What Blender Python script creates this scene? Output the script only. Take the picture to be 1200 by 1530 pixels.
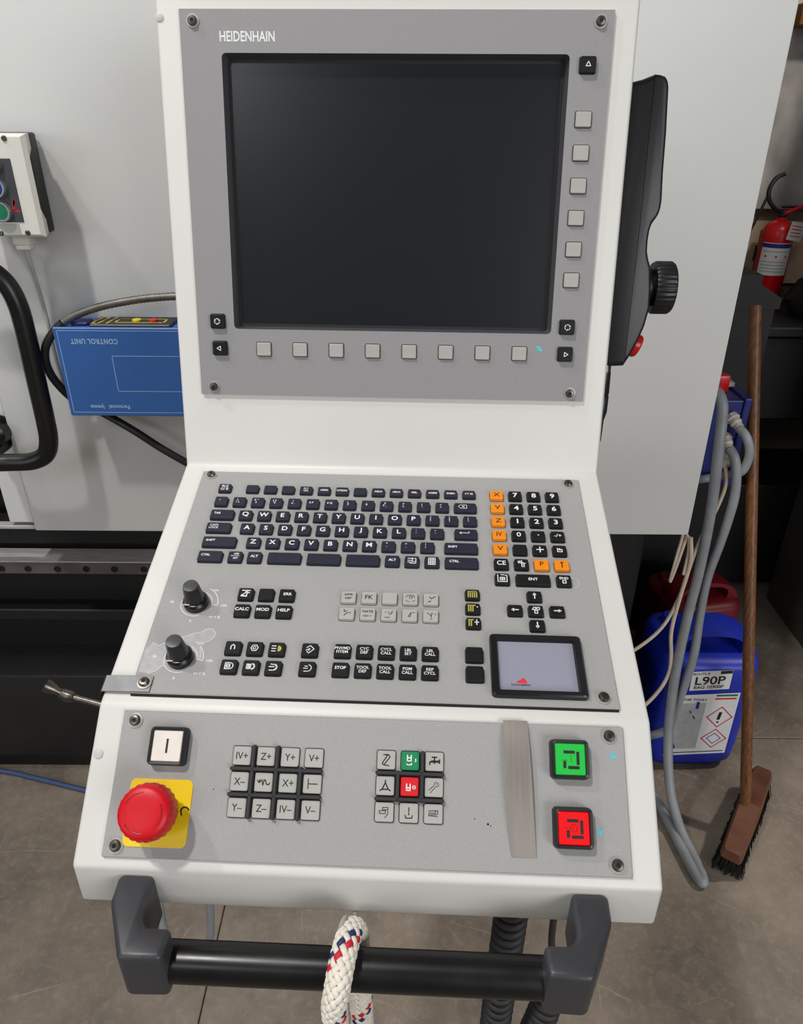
import bpy, bmesh, math, random
from mathutils import Vector, Matrix
random.seed(7)
C = bpy.context.scene.collection
for o in list(bpy.data.objects): bpy.data.objects.remove(o)
PI = math.pi

# ------------------------------------------------------------------ camera
cd = bpy.data.cameras.new('camera'); cam = bpy.data.objects.new('camera', cd); C.objects.link(cam)
cd.sensor_fit = 'VERTICAL'; cd.sensor_height = 36; cd.sensor_width = 36; cd.lens = 36 * 1100 / 1530
TH, ROLL = 0.502778, 0.00674
fw = Vector((0, math.cos(TH), -math.sin(TH))); up0 = Vector((0, math.sin(TH), math.cos(TH))); rt0 = Vector((1, 0, 0))
rt = rt0 * math.cos(ROLL) + up0 * math.sin(ROLL); up = -rt0 * math.sin(ROLL) + up0 * math.cos(ROLL)
cam.matrix_world = Matrix(((rt.x, up.x, -fw.x, 0), (rt.y, up.y, -fw.y, 0), (rt.z, up.z, -fw.z, 1.55), (0, 0, 0, 1)))
cd.clip_start = 0.02
bpy.context.scene.camera = cam

# ------------------------------------------------------------------ light
w = bpy.data.worlds.new('hall_air'); bpy.context.scene.world = w; w.use_nodes = True
bg = w.node_tree.nodes['Background']; bg.inputs[0].default_value = (0.97, 0.985, 1.0, 1); bg.inputs[1].default_value = 0.13

def lamp(name, loc, target, sx, sy, power, col=(1, 0.97, 0.93)):
    l = bpy.data.lights.new(name, 'AREA'); l.shape = 'RECTANGLE'; l.size = sx; l.size_y = sy; l.energy = power; l.color = col
    o = bpy.data.objects.new(name, l); C.objects.link(o); o.location = loc
    o.rotation_euler = (Vector(target) - Vector(loc)).to_track_quat('-Z', 'Y').to_euler()
    return o
lamp('hall_lamp_key', (-1.05, -0.12, 4.05), (-0.1, 0.6, 1.1), 0.16, 0.16, 51, (1, 0.985, 0.96))
lamp('hall_lamp_left', (-1.9, 0.66, 3.9), (-0.3, 0.8, 1.1), 0.16, 0.16, 22, (1, 0.98, 0.955))
lamp('fill_area_right', (3.3, -4.2, 2.6), (0.3, 1.0, 0.9), 3.0, 2.4, 150, (0.97, 0.985, 1.0))  # unseen fill light added to brighten the faces toward the camera
lamp('fill_area_left', (-4.6, -3.6, 2.4), (-0.1, 1.0, 0.9), 3.0, 2.2, 45, (0.97, 0.985, 1.0))  # weaker added fill, evens out the left part of the enclosure
lamp('screen_glow_area', (-2.7, -4.6, 5.0), (-0.2, 0.8, 1.3), 1.5, 1.0, 40, (0.95, 0.98, 1.0))  # added light source for the soft glow in the screen's upper left
sl = bpy.data.lights.new('bay_spot', 'SPOT'); sl.energy = 250; sl.spot_size = math.radians(28); sl.spot_blend = 0.7; sl.shadow_soft_size = 0.12; sl.color = (1, 0.92, 0.82)
s2 = bpy.data.lights.new('bay_spot_wall', 'SPOT'); s2.energy = 170; s2.spot_size = math.radians(34); s2.spot_blend = 0.7; s2.shadow_soft_size = 0.15; s2.color = (1, 0.95, 0.88)
o2_ = bpy.data.objects.new('bay_spot_wall', s2); C.objects.link(o2_); o2_.location = (1.6, 0.4, 4.0); o2_.rotation_euler = (Vector((1.32, 2.65, 1.45)) - Vector(o2_.location)).to_track_quat('-Z', 'Y').to_euler()
so = bpy.data.objects.new('bay_spot', sl); C.objects.link(so); so.location = (3.0, 1.3, 3.6); so.rotation_euler = (Vector((0.85, 0.85, 0)) - Vector(so.location)).to_track_quat('-Z', 'Y').to_euler()
vs = bpy.context.scene.view_settings
vs.view_transform = 'Standard'; vs.look = 'None'; vs.exposure = 0.0; vs.gamma = 1.0; vs.use_curve_mapping = False

# ------------------------------------------------------------------ materials
def lin(c):
    c = c / 255.0
    return c / 12.92 if c <= 0.04045 else ((c + 0.055) / 1.055) ** 2.4
def mat(name, rgb, rough=0.5, metal=0.0, var=0.0, scale=30.0, bump=0.0, bscale=None, stretch=None, emit=0.0, coat=0.0, spec=0.5, rvar=0.0, trans=0.0):
    m = bpy.data.materials.new(name); m.use_nodes = True
    nt = m.node_tree; b = nt.nodes['Principled BSDF']
    col = tuple(lin(v) for v in rgb)
    b.inputs['Base Color'].default_value = (*col, 1); b.inputs['Roughness'].default_value = rough; b.inputs['Metallic'].default_value = metal
    b.inputs['Specular IOR Level'].default_value = spec; b.inputs['Coat Weight'].default_value = coat; b.inputs['Transmission Weight'].default_value = trans
    if emit: b.inputs['Emission Color'].default_value = (*col, 1); b.inputs['Emission Strength'].default_value = emit
    if var or bump or rvar:
        tc = nt.nodes.new('ShaderNodeTexCoord'); mp = nt.nodes.new('ShaderNodeMapping')
        if stretch: mp.inputs['Scale'].default_value = stretch
        nt.links.new(tc.outputs['Object'], mp.inputs['Vector'])
        nz = nt.nodes.new('ShaderNodeTexNoise'); nz.inputs['Scale'].default_value = scale; nz.inputs['Detail'].default_value = 6
        nt.links.new(mp.outputs[0], nz.inputs['Vector'])
        if var:
            rp = nt.nodes.new('ShaderNodeValToRGB')
            lo = tuple(max(0, v * (1 - var)) for v in col); hi = tuple(min(1, v * (1 + var)) for v in col)
            rp.color_ramp.elements[0].color = (*lo, 1); rp.color_ramp.elements[1].color = (*hi, 1)
            rp.color_ramp.elements[0].position = 0.3; rp.color_ramp.elements[1].position = 0.7
            nt.links.new(nz.outputs['Fac'], rp.inputs[0]); nt.links.new(rp.outputs[0], b.inputs['Base Color'])
        if rvar:
            mr = nt.nodes.new('ShaderNodeMapRange'); mr.inputs[3].default_value = max(0.02, rough - rvar); mr.inputs[4].default_value = min(1, rough + rvar)
            nt.links.new(nz.outputs['Fac'], mr.inputs[0]); nt.links.new(mr.outputs[0], b.inputs['Roughness'])
        if bump:
            n2 = nz
            if bscale:
                n2 = nt.nodes.new('ShaderNodeTexNoise'); n2.inputs['Scale'].default_value = bscale; n2.inputs['Detail'].default_value = 3
                nt.links.new(mp.outputs[0], n2.inputs['Vector'])
            bp = nt.nodes.new('ShaderNodeBump'); bp.inputs['Strength'].default_value = bump; bp.inputs['Distance'].default_value = 0.002
            nt.links.new(n2.outputs['Fac'], bp.inputs['Height']); nt.links.new(bp.outputs[0], b.inputs['Normal'])
    return m
MT = {}
MT['white'] = mat('white_powder_coat', (218, 216, 210), 0.42, var=0.03, scale=6, bump=0.05, bscale=600)
MT['panelgrey'] = mat('grey_enclosure_paint', (217, 217, 214), 0.45, var=0.02, scale=3, bump=0.04, bscale=500)
MT['plate'] = mat('grey_face_plate', (163, 161, 159), 0.55, var=0.06, scale=900, spec=0.3, bump=0.05, rvar=0.05)
MT['plate_dark'] = mat('grey_display_plate', (148, 146, 146), 0.6, var=0.035, scale=900, stretch=(1, 0.3, 1), bump=0.03)
MT['navy'] = mat('navy_key_plastic', (42, 43, 57), 0.45, var=0.1, scale=60, spec=0.25)
MT['blackkey'] = mat('black_key_plastic', (26, 26, 28), 0.42, var=0.1, scale=60, spec=0.25)
MT['greykey'] = mat('grey_key_plastic', (176, 173, 167), 0.5, var=0.03, scale=80)
MT['orange'] = mat('orange_key_plastic', (240, 140, 8), 0.45, var=0.04, scale=80)
MT['ink_w'] = mat('white_print', (232, 232, 232), 0.5)
MT['ink_k'] = mat('black_print', (30, 30, 31), 0.5)
MT['ink_y'] = mat('yellow_print', (222, 214, 84), 0.5)
MT['ink_olive'] = mat('olive_print', (168, 164, 70), 0.5)
MT['ink_brown'] = mat('dark_brown_print', (74, 40, 6), 0.5)
MT['rim'] = mat('key_gap_shade', (42, 41, 40), 0.7)  # dark colour paints the shade in the gap around each key
MT['green'] = mat('green_key_plastic', (10, 132, 80), 0.45)
MT['redkey'] = mat('red_key_plastic', (222, 22, 34), 0.4)
MT['lens_g'] = mat('green_lit_lens', (40, 186, 70), 0.3, emit=0.12)
MT['lens_r'] = mat('red_lit_lens', (236, 14, 20), 0.3, emit=0.12)
MT['lens_w'] = mat('white_worn_lens', (232, 222, 212), 0.35, var=0.05, scale=90)
MT['black'] = mat('black_plastic', (30, 30, 31), 0.42, var=0.1, scale=40)
MT['blackgloss'] = mat('black_gloss_plastic', (22, 22, 24), 0.3, rvar=0.08, scale=50)
MT['pendant'] = mat('black_pendant_plastic', (26, 26, 28), 0.38, bump=0.04, scale=400, spec=0.45)
MT['bracket'] = mat('charcoal_bracket_plastic', (58, 58, 62), 0.4, var=0.06, scale=300, bump=0.04)
MT['bar'] = mat('black_handle_tube', (13, 13, 13), 0.33, var=0.3, scale=25, rvar=0.12)
MT['rubber'] = mat('black_rubber', (44, 44, 45), 0.6)
MT['yellow'] = mat('yellow_sign_plate', (245, 205, 10), 0.42)
MT['estop'] = mat('red_mushroom_plastic', (208, 10, 28), 0.4, var=0.04, scale=60, spec=0.35)
MT['estopmark'] = mat('dark_red_moulding', (170, 10, 24), 0.4)
MT['screen'] = mat('dark_display_glass', (24, 27, 31), 0.27, spec=0.5)
MT['surround'] = mat('display_inner_surround', (74, 73, 78), 0.4)
MT['surround_k'] = mat('display_dark_gasket', (18, 18, 19), 0.6)
MT['lcd'] = mat('small_lavender_screen', (150, 150, 166), 0.25, var=0.02, scale=20)
MT['red_logo'] = mat('red_logo_print', (226, 48, 56), 0.5)
MT['steel'] = mat('brushed_steel', (182, 173, 164), 0.36, 0.75, var=0.06, scale=14, stretch=(30, 1, 1), rvar=0.04)
MT['strap'] = mat('worn_steel_strap', (128, 128, 130), 0.45, 1.0, var=0.2, scale=60, rvar=0.1)
MT['screw'] = mat('screw_steel', (112, 106, 100), 0.34, 1.0, var=0.15, scale=300)
MT['washer'] = mat('bright_washer', (176, 172, 166), 0.4, 0.3)
MT['hole'] = mat('dark_recess', (14, 13, 12), 0.8)
MT['wear'] = mat('worn_plate_metal', (176, 175, 175), 0.42, var=0.1, scale=200)
MT['wear_edge'] = mat('pale_wear_edge', (200, 198, 195), 0.5)
MT['cyan'] = mat('cyan_paint_fleck', (92, 196, 206), 0.5, var=0.1, scale=300)
MT['blackmachine'] = mat('black_machine_paint', (15, 15, 16), 0.55, var=0.3, scale=12)
MT['blackmachine2'] = mat('black_machine_ledge', (21, 21, 22), 0.5, var=0.2, scale=12)
MT['rail'] = mat('dull_rail_steel', (190, 186, 182), 0.45, 0.2, var=0.2, scale=20, stretch=(1, 10, 10))
MT['railface'] = mat('stained_rail_steel', (92, 84, 82), 0.5, 0.2, var=0.35, scale=12)
MT['blue'] = mat('blue_box_paint', (52, 98, 166), 0.4, var=0.05, scale=8)
MT['bluetop'] = mat('blue_box_lid_paint', (66, 104, 160), 0.4, var=0.06, scale=10)
MT['paleline'] = mat('pale_blue_print', (150, 182, 218), 0.5)
MT['strip_y'] = mat('yellow_print_strip', (214, 190, 60), 0.5)
MT['dot_r'] = mat('red_indicator', (206, 52, 48), 0.4)
MT['dot_y'] = mat('yellow_indicator', (232, 206, 50), 0.4)
MT['dot_b'] = mat('blue_push_button', (30, 62, 140), 0.35)
MT['dot_g'] = mat('green_push_button', (12, 120, 84), 0.35)
MT['chrome'] = mat('bright_button_ring', (205, 207, 212), 0.25, 0.85)
MT['box_white'] = mat('off_white_box_plastic', (226, 223, 214), 0.45, var=0.02, scale=20)
MT['box_dark'] = mat('dark_grey_legend_plate', (66, 66, 72), 0.5, var=0.05, scale=40)
MT['tape'] = mat('grey_tape', (176, 176, 172), 0.6, var=0.06, scale=60)
MT['conduit'] = mat('grey_steel_conduit', (112, 108, 102), 0.42, 0.6, var=0.2, scale=60)
MT['hoseblack'] = mat('black_hose_rubber', (34, 33, 33), 0.45, var=0.2, scale=30)
MT['hosegrey'] = mat('grey_hose_plastic', (138, 141, 145), 0.45, var=0.12, scale=25)
MT['cream'] = mat('cream_cable_sheath', (206, 190, 170), 0.55, var=0.1, scale=30)
MT['gland'] = mat('dirty_white_gland', (206, 198, 186), 0.5, var=0.15, scale=60)
MT['ebox'] = mat('dark_blue_box_paint', (26, 36, 108), 0.42, var=0.12, scale=12)
MT['jerry'] = mat('blue_canister_plastic', (22, 44, 168), 0.42, var=0.12, scale=9)
MT['jerryred'] = mat('dark_red_canister_plastic', (104, 12, 26), 0.42, var=0.12, scale=9)
MT['paper'] = mat('white_label_paper', (226, 226, 224), 0.55, var=0.04, scale=30)
MT['papergrey'] = mat('smudged_grey_label_print', (176, 176, 178), 0.55, var=0.1, scale=60)
MT['ink_red'] = mat('red_print', (206, 40, 40), 0.5)
MT['ink_green'] = mat('green_print', (30, 110, 70), 0.5)
MT['ink_blue'] = mat('blue_print', (28, 44, 140), 0.5)
MT['extred'] = mat('red_cylinder_paint', (206, 14, 22), 0.3, var=0.05, scale=10)
MT['wood'] = mat('brown_worn_wood', (108, 66, 32), 0.45, var=0.5, scale=14, stretch=(14, 14, 0.7))
MT['broomwood'] = mat('dark_brown_block_paint', (98, 60, 42), 0.45, var=0.25, scale=20)
MT['bristle'] = mat('black_bristles', (14, 13, 12), 0.6)
MT['zinc'] = mat('stained_zinc_sheet', (200, 194, 188), 0.5, 0.2, var=0.5, scale=4, stretch=(2, 1, 1.2), rvar=0.15)
MT['cardboard'] = mat('brown_cardboard', (150, 96, 44), 0.7, var=0.1, scale=20)
MT['beige'] = mat('beige_board', (236, 206, 174), 0.7, var=0.05, scale=6)
MT['wall'] = mat('hall_wall_paint', (120, 108, 96), 0.7, var=0.1, scale=3)
MT['blocker'] = mat('dark_brown_blocker_paint', (66, 60, 53), 0.6, var=0.2, scale=5)
MT['matblack'] = mat('matt_black_steel', (9, 9, 9), 0.6, var=0.3, scale=10)
MT['rope_w'] = mat('white_rope_yarn', (236, 228, 214), 0.65, var=0.08, scale=120)
MT['rope_r'] = mat('red_rope_yarn', (206, 26, 50), 0.6)
MT['rope_b'] = mat('blue_rope_yarn', (36, 44, 96), 0.6)
MT['bluecable'] = mat('blue_cable_sheath', (58, 74, 112), 0.45, var=0.1, scale=20)
MT['knob'] = mat('black_knob_plastic', (20, 20, 21), 0.3)
MT['knobtop'] = mat('grey_knob_cap', (70, 70, 72), 0.35)

def floor_material():
    m = bpy.data.materials.new('worn_concrete'); m.use_nodes = True; nt = m.node_tree; b = nt.nodes['Principled BSDF']
    N = nt.nodes.new; Lk = nt.links.new
    tc = N('ShaderNodeTexCoord')
    n1 = N('ShaderNodeTexNoise'); n1.inputs['Scale'].default_value = 4; n1.inputs['Detail'].default_value = 10; n1.inputs['Roughness'].default_value = 0.68
    n2 = N('ShaderNodeTexNoise'); n2.inputs['Scale'].default_value = 60; n2.inputs['Detail'].default_value = 10; n2.inputs['Roughness'].default_value = 0.7; n2.inputs['Distortion'].default_value = 0.5
    Lk(tc.outputs['Object'], n1.inputs['Vector']); Lk(tc.outputs['Object'], n2.inputs['Vector'])
    r1 = N('ShaderNodeValToRGB'); e = r1.color_ramp.elements
    e[0].position = 0.32; e[0].color = (lin(98), lin(88), lin(78), 1); e[1].position = 0.7; e[1].color = (lin(146), lin(133), lin(119), 1)
    Lk(n1.outputs['Fac'], r1.inputs[0])
    r2 = N('ShaderNodeValToRGB'); e = r2.color_ramp.elements
    e[0].position = 0.50; e[0].color = (0, 0, 0, 1); e[1].position = 0.74; e[1].color = (1, 1, 1, 1)
    Lk(n2.outputs['Fac'], r2.inputs[0])
    mx = N('ShaderNodeMixRGB'); mx.inputs[2].default_value = (lin(168), lin(154), lin(138), 1)
    sc = N('ShaderNodeMath'); sc.operation = 'MULTIPLY'; sc.inputs[1].default_value = 0.42
    Lk(r2.outputs[0], sc.inputs[0]); Lk(sc.outputs[0], mx.inputs[0]); Lk(r1.outputs[0], mx.inputs[1])
    # scratches: thin lines along warped cell borders
    vo = N('ShaderNodeTexVoronoi'); vo.feature = 'DISTANCE_TO_EDGE'; vo.inputs['Scale'].default_value = 5.0
    nw = N('ShaderNodeTexNoise'); nw.inputs['Scale'].default_value = 5; nw.inputs['Detail'].default_value = 2
    av = N('ShaderNodeMixRGB'); av.blend_type = 'ADD'; av.inputs[0].default_value = 0.02
    Lk(tc.outputs['Object'], nw.inputs['Vector']); Lk(tc.outputs['Object'], av.inputs[1]); Lk(nw.outputs['Color'], av.inputs[2]); Lk(av.outputs[0], vo.inputs['Vector'])
    r3 = N('ShaderNodeValToRGB'); e = r3.color_ramp.elements
    e[0].position = 0.0; e[0].color = (1, 1, 1, 1); e[1].position = 0.006; e[1].color = (0, 0, 0, 1)
    Lk(vo.outputs['Distance'], r3.inputs[0])
    g = N('ShaderNodeMath'); g.operation = 'MULTIPLY'; Lk(r3.outputs[0], g.inputs[0])
    n4 = N('ShaderNodeTexNoise'); n4.inputs['Scale'].default_value = 9; Lk(tc.outputs['Object'], n4.inputs['Vector'])
    r4 = N('ShaderNodeValToRGB'); r4.color_ramp.elements[0].position = 0.48; r4.color_ramp.elements[1].position = 0.66
    Lk(n4.outputs['Fac'], r4.inputs[0]); Lk(r4.outputs[0], g.inputs[1])
    g2 = N('ShaderNodeMath'); g2.operation = 'MULTIPLY'; g2.inputs[1].default_value = 0.4; Lk(g.outputs[0], g2.inputs[0])
    m2 = N('ShaderNodeMixRGB'); m2.inputs[2].default_value = (lin(196), lin(184), lin(168), 1)
    Lk(g2.outputs[0], m2.inputs[0]); Lk(mx.outputs[0], m2.inputs[1]); Lk(m2.outputs[0], b.inputs['Base Color'])
    b.inputs['Roughness'].default_value = 0.62
    bp = N('ShaderNodeBump'); bp.inputs['Strength'].default_value = 0.15; bp.inputs['Distance'].default_value = 0.004
    Lk(n2.outputs['Fac'], bp.inputs['Height']); Lk(bp.outputs[0], b.inputs['Normal'])
    return m
MT['floor'] = floor_material()

# ------------------------------------------------------------------ helpers
def link(name, bm, mats, parent=None, smooth=False, ang=32):
    me = bpy.data.meshes.new(name)
    bmesh.ops.recalc_face_normals(bm, faces=bm.faces[:])
    bm.to_mesh(me); bm.free()
    for k in (mats if isinstance(mats, (list, tuple)) else [mats]): me.materials.append(MT[k])
    if smooth:
        me.polygons.foreach_set('use_smooth', [True] * len(me.polygons))
        me.set_sharp_from_angle(angle=math.radians(ang))
    o = bpy.data.objects.new(name, me); C.objects.link(o)
    if parent: o.parent = parent
    return o
def thing(name, label, cat, loc=(0, 0, 0), rz=0.0, group=None, matrix=None):
    o = bpy.data.objects.new(name, None); C.objects.link(o); o.empty_display_size = 0.05
    if matrix is not None: o.matrix_world = matrix
    else: o.location = loc; o.rotation_euler = (0, 0, rz)
    return tag(o, label, cat, group)
def tag(o, label, cat, group=None):
    o['label'] = label; o['category'] = cat
    if group: o['group'] = group
    return o
def struct(o): o['kind'] = 'structure'; return o
def nb(): return bmesh.new()
def setmat(fs, mi):
    for f in fs: f.material_index = mi
def box(bm, c, s, bev=0.0, seg=2, mi=0, mtx=None):
    r = bmesh.ops.create_cube(bm, size=1.0); vs_ = r['verts']
    for v in vs_: v.co = Vector((v.co.x * s[0] + c[0], v.co.y * s[1] + c[1], v.co.z * s[2] + c[2]))
    fs = set(f for v in vs_ for f in v.link_faces); es = set(e for v in vs_ for e in v.link_edges)
    setmat(fs, mi)
    if bev:
        g = bmesh.ops.bevel(bm, geom=list(es), offset=bev, segments=seg, affect='EDGES', profile=0.5)
        setmat(g['faces'], mi); vs_ = list(set(v for f in g['faces'] for v in f.verts) | set(v for v in vs_ if v.is_valid))
    if mtx is not None:
        for v in vs_: v.co = mtx @ v.co
    return vs_
def loft(bm, rings, mi=0, cap0=True, cap1=True, closed=True):
    R = [[bm.verts.new(p) for p in r] for r in rings]
    n = len(R[0]); fs = []
    for a, b in zip(R, R[1:]):
        for i in range(n if closed else n - 1):
            j = (i + 1) % n
            fs.append(bm.faces.new((a[i], a[j], b[j], b[i])))
    if cap0: fs.append(bm.faces.new(R[0][::-1]))
    if cap1: fs.append(bm.faces.new(R[-1]))
    setmat(fs, mi); return fs
def rr(w_, h_, r, n=4, cx=0, cy=0):
    r = min(r, w_ / 2 - 1e-6, h_ / 2 - 1e-6); out = []
    for k, (sx, sy) in enumerate(((1, 1), (-1, 1), (-1, -1), (1, -1))):
        for i in range(n + 1):
            a = k * PI / 2 + i * PI / 2 / n
            out.append((cx + sx * (w_ / 2 - r) + r * math.cos(a), cy + sy * (h_ / 2 - r) + r * math.sin(a)))
    return out
def rz_ring(w_, h_, r, z, n=4, cx=0, cy=0): return [(x, y, z) for x, y in rr(w_, h_, r, n, cx, cy)]
def lathe(bm, prof, n=24, mi=0, o=(0, 0, 0), m3=None, rad=None):
    rings = []
    for r, z in prof:
        ring = []
        for i in range(n):
            a = 2 * PI * i / n; q = r * (rad(i, n, r, z) if rad else 1)
            p = Vector((q * math.cos(a), q * math.sin(a), z))
            if m3 is not None: p = m3 @ p
            ring.append(p + Vector(o))
        rings.append(ring)
    return loft(bm, rings, mi)
def axis3(d):
    return Vector(d).normalized().to_track_quat('Z', 'Y').to_matrix()
def smoothpath(pts, k=8):
    P = [Vector(p) for p in pts]; P = [P[0] * 2 - P[1]] + P + [P[-1] * 2 - P[-2]]; out = []
    for i in range(1, len(P) - 2):
        for j in range(k):
            t = j / k; a, b, c, d = P[i - 1], P[i], P[i + 1], P[i + 2]
            out.append(0.5 * ((2 * b) + (c - a) * t + (2 * a - 5 * b + 4 * c - d) * t * t + (3 * b - a - 3 * c + d) * t ** 3))
    out.append(P[-2]); return out
def frames(pts):
    T = []
    for i in range(len(pts)):
        a = pts[max(i - 1, 0)]; b = pts[min(i + 1, len(pts) - 1)]; T.append((b - a).normalized())
    u = T[0].orthogonal().normalized(); F = []
    for t in T:
        u = (u - t * u.dot(t)).normalized(); F.append((t, u, t.cross(u)))
    return F
def tube(bm, pts, r, n=10, mi=0, rfun=None):
    pts = [Vector(p) for p in pts]; F = frames(pts); rings = []
    for i, (p, (t, u, v)) in enumerate(zip(pts, F)):
        q = rfun(i, len(pts)) if rfun else r
        rings.append([p + (u * math.cos(2 * PI * k / n) + v * math.sin(2 * PI * k / n)) * q for k in range(n)])
    return loft(bm, rings, mi)
def prism(bm, poly, z0, z1, mi=0, f=lambda x, y, z: (x, y, z)):
    return loft(bm, [[f(x, y, z0) for x, y in poly], [f(x, y, z1) for x, y in poly]], mi)
def strokes(bm, lines, wd, z, mi, s=1.0, ox=0.0, oy=0.0):
    for ln in lines:
        for (x0, y0), (x1, y1) in zip(ln, ln[1:]):
            a = Vector((x0 * s + ox, y0 * s + oy)); b = Vector((x1 * s + ox, y1 * s + oy)); d = b - a
            if d.length < 1e-9: continue
            d.normalize(); q = Vector((-d.y, d.x)) * wd / 2; a -= d * wd * 0.35; b += d * wd * 0.35
            f = bm.faces.new([bm.verts.new((p.x, p.y, z)) for p in (a - q, b - q, b + q, a + q)]); f.material_index = mi
def arc(cx, cy, r, a0, a1, n=12): return [(cx + r * math.cos(math.radians(a0 + (a1 - a0) * i / n)), cy + r * math.sin(math.radians(a0 + (a1 - a0) * i / n))) for i in range(n + 1)]
_tc = {}
def text(bm, s, size, ox, oy, z, mi, sx=1.0, rot=0.0, spacing=1.0, bold=0.018):
    key = (s, spacing, bold)
    if key not in _tc:
        cu = bpy.data.curves.new('txt', 'FONT'); cu.body = s; cu.align_x = 'CENTER'; cu.align_y = 'CENTER'; cu.size = 1.0; cu.space_character = spacing; cu.space_line = 0.92
        cu.resolution_u = 3; cu.offset = bold
        ob = bpy.data.objects.new('txt', cu); me = ob.to_mesh()
        vv = [tuple(v.co) for v in me.vertices]; ff = [tuple(p.vertices) for p in me.polygons]
        # centre on the ink
        if vv:
            mx = (min(v[0] for v in vv) + max(v[0] for v in vv)) / 2; my = (min(v[1] for v in vv) + max(v[1] for v in vv)) / 2
            vv = [(v[0] - mx, v[1] - my, 0) for v in vv]
        ob.to_mesh_clear(); bpy.data.objects.remove(ob); bpy.data.curves.remove(cu); _tc[key] = (vv, ff)
    vv, ff = _tc[key]; c_, s_ = math.cos(rot), math.sin(rot)
    V = []
    for v in vv:
        x, y = v[0] * size * sx, v[1] * size
        V.append(bm.verts.new((ox + x * c_ - y * s_, oy + x * s_ + y * c_, z)))
    for p in ff:
        try: bm.faces.new([V[i] for i in p]).material_index = mi
        except ValueError: pass
mm = 0.001

# ------------------------------------------------------------------ setting: floor and wall
fl = nb(); box(fl, (0, 1.0, -0.06), (9, 9, 0.09))
floor = struct(link('floor', fl, 'hole'))
def slab(x0, x1, y0, y1, m='floor'):
    b = nb(); box(b, ((x0 + x1) / 2, (y0 + y1) / 2, -0.0125), (x1 - x0, y1 - y0, 0.025), 0.002, 1)
    return link('slab', b, m, floor)
JX, JY, G = -0.3855, 1.513, 0.0012
slab(-4, JX - G, -3, JY - G); slab(JX + G, 4, -3, JY - G); slab(-4, JX - G, JY + G, 5); slab(JX + G, 4, JY + G, 5, 'floor')
b = nb(); box(b, (1.2, 2.72, 1.3), (5.0, 0.1, 2.6)); struct(link('wall_back', b, 'wall'))

# ------------------------------------------------------------------ machine behind the console
mach = thing('machining_centre', 'large milling machine with pale grey cover panels over a black base behind the console', 'machine', (-0.1, 1.9, 0))
def mpart(name, bm, m, parent=mach, smooth=False):
    for v in bm.verts: v.co -= mach.location
    return link(name, bm, m, parent, smooth)
b = nb(); box(b, (-0.083, 1.98, 1.585), (1.373, 1.29, 1.64), 0.003, 2)
for v in b.verts:
    if v.co.x > 0 and v.co.z > 2: v.co.x -= 0.023
mpart('cover_panel', b, 'panelgrey', smooth=True)
b = nb(); box(b, (-0.808, 1.66, 1.62), (0.052, 0.6, 1.70), 0.002, 1)
dp = mpart('door_strip', b, 'panelgrey')
b = nb(); box(b, (-1.2, 1.75, 1.66), (0.73, 0.7, 1.62), 0.002, 1); mpart('door_panel', b, 'panelgrey')
b = nb(); box(b, (-1.1, 1.37, 0.758), (0.66, 0.02, 0.008), 0.001, 1); mpart('door_sill', b, 'rail')
b = nb(); box(b, (-0.5, 1.99, 0.385), (2.16, 0.98, 0.76), 0.004, 1); mpart('base', b, 'blackmachine')
b = nb(); box(b, (-0.5, 1.44, 0.195), (2.16, 0.13, 0.27), 0.006, 2); mpart('coolant_trough', b, 'blackmachine2', smooth=True)
b = nb(); box(b, (-0.5, 1.45, 0.03), (2.10, 0.10, 0.06)); mpart('toe_plinth', b, 'blackmachine')
b = nb(); box(b, (-0.7, 1.48, 0.455), (1.76, 0.05, 0.032), 0.003, 1); mpart('ledge', b, 'blackmachine2')
b = nb(); box(b, (-0.7, 1.495, 0.69), (1.76, 0.05, 0.08), 0.003, 1); mpart('upper_beam', b, 'blackmachine')
b = nb(); box(b, (-0.7, 1.448, 0.6325), (1.76, 0.056, 0.003)); 
box(b, (-0.7, 1.448, 0.615), (1.76, 0.056, 0.032), 0.0015, 1, 1)
rl = mpart('guide_rail', b, ['rail', 'railface'])
for x in (-0.985, -0.92, -0.859, -0.791, -0.725, -0.66, -0.592):
    b = nb(); lathe(b, [(0.0075, 0), (0.0075, 0.002), (0.0055, 0.002), (0.0055, 0.0005)], 14, 0, (x, 1.4195, 0.614), axis3((0, -1, 0)))
    mpart('rail_hole', b, 'hole', rl)
# tube handle of the door
b = nb()
tube(b, smoothpath([(-0.79, 1.345, 1.322), (-0.79, 1.27, 1.322), (-0.765, 1.25, 1.322), (-0.72, 1.25, 1.322), (-0.685, 1.25, 1.314), (-0.660, 1.25, 1.292), (-0.648, 1.25, 1.258), (-0.6455, 1.25, 1.21), (-0.647, 1.25, 1.13), (-0.648, 1.25, 1.05), (-0.651, 1.25, 1.008), (-0.663, 1.25, 0.98), (-0.69, 1.25, 0.966), (-0.73, 1.25, 0.963), (-0.765, 1.25, 0.963), (-0.79, 1.27, 0.963), (-0.79, 1.345, 0.963)], 8), 0.0165, 16)
mpart('door_handle', b, 'bar', smooth=True)
b = nb(); lathe(b, [(0.034, 0), (0.034, 0.004), (0.026, 0.004), (0.026, 0.03), (0.02, 0.034)], 24, 0, (-0.79, 1.34, 0.990), axis3((0, -1, 0))); mpart('handle_boss', b, 'blackgloss', smooth=True)

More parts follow.
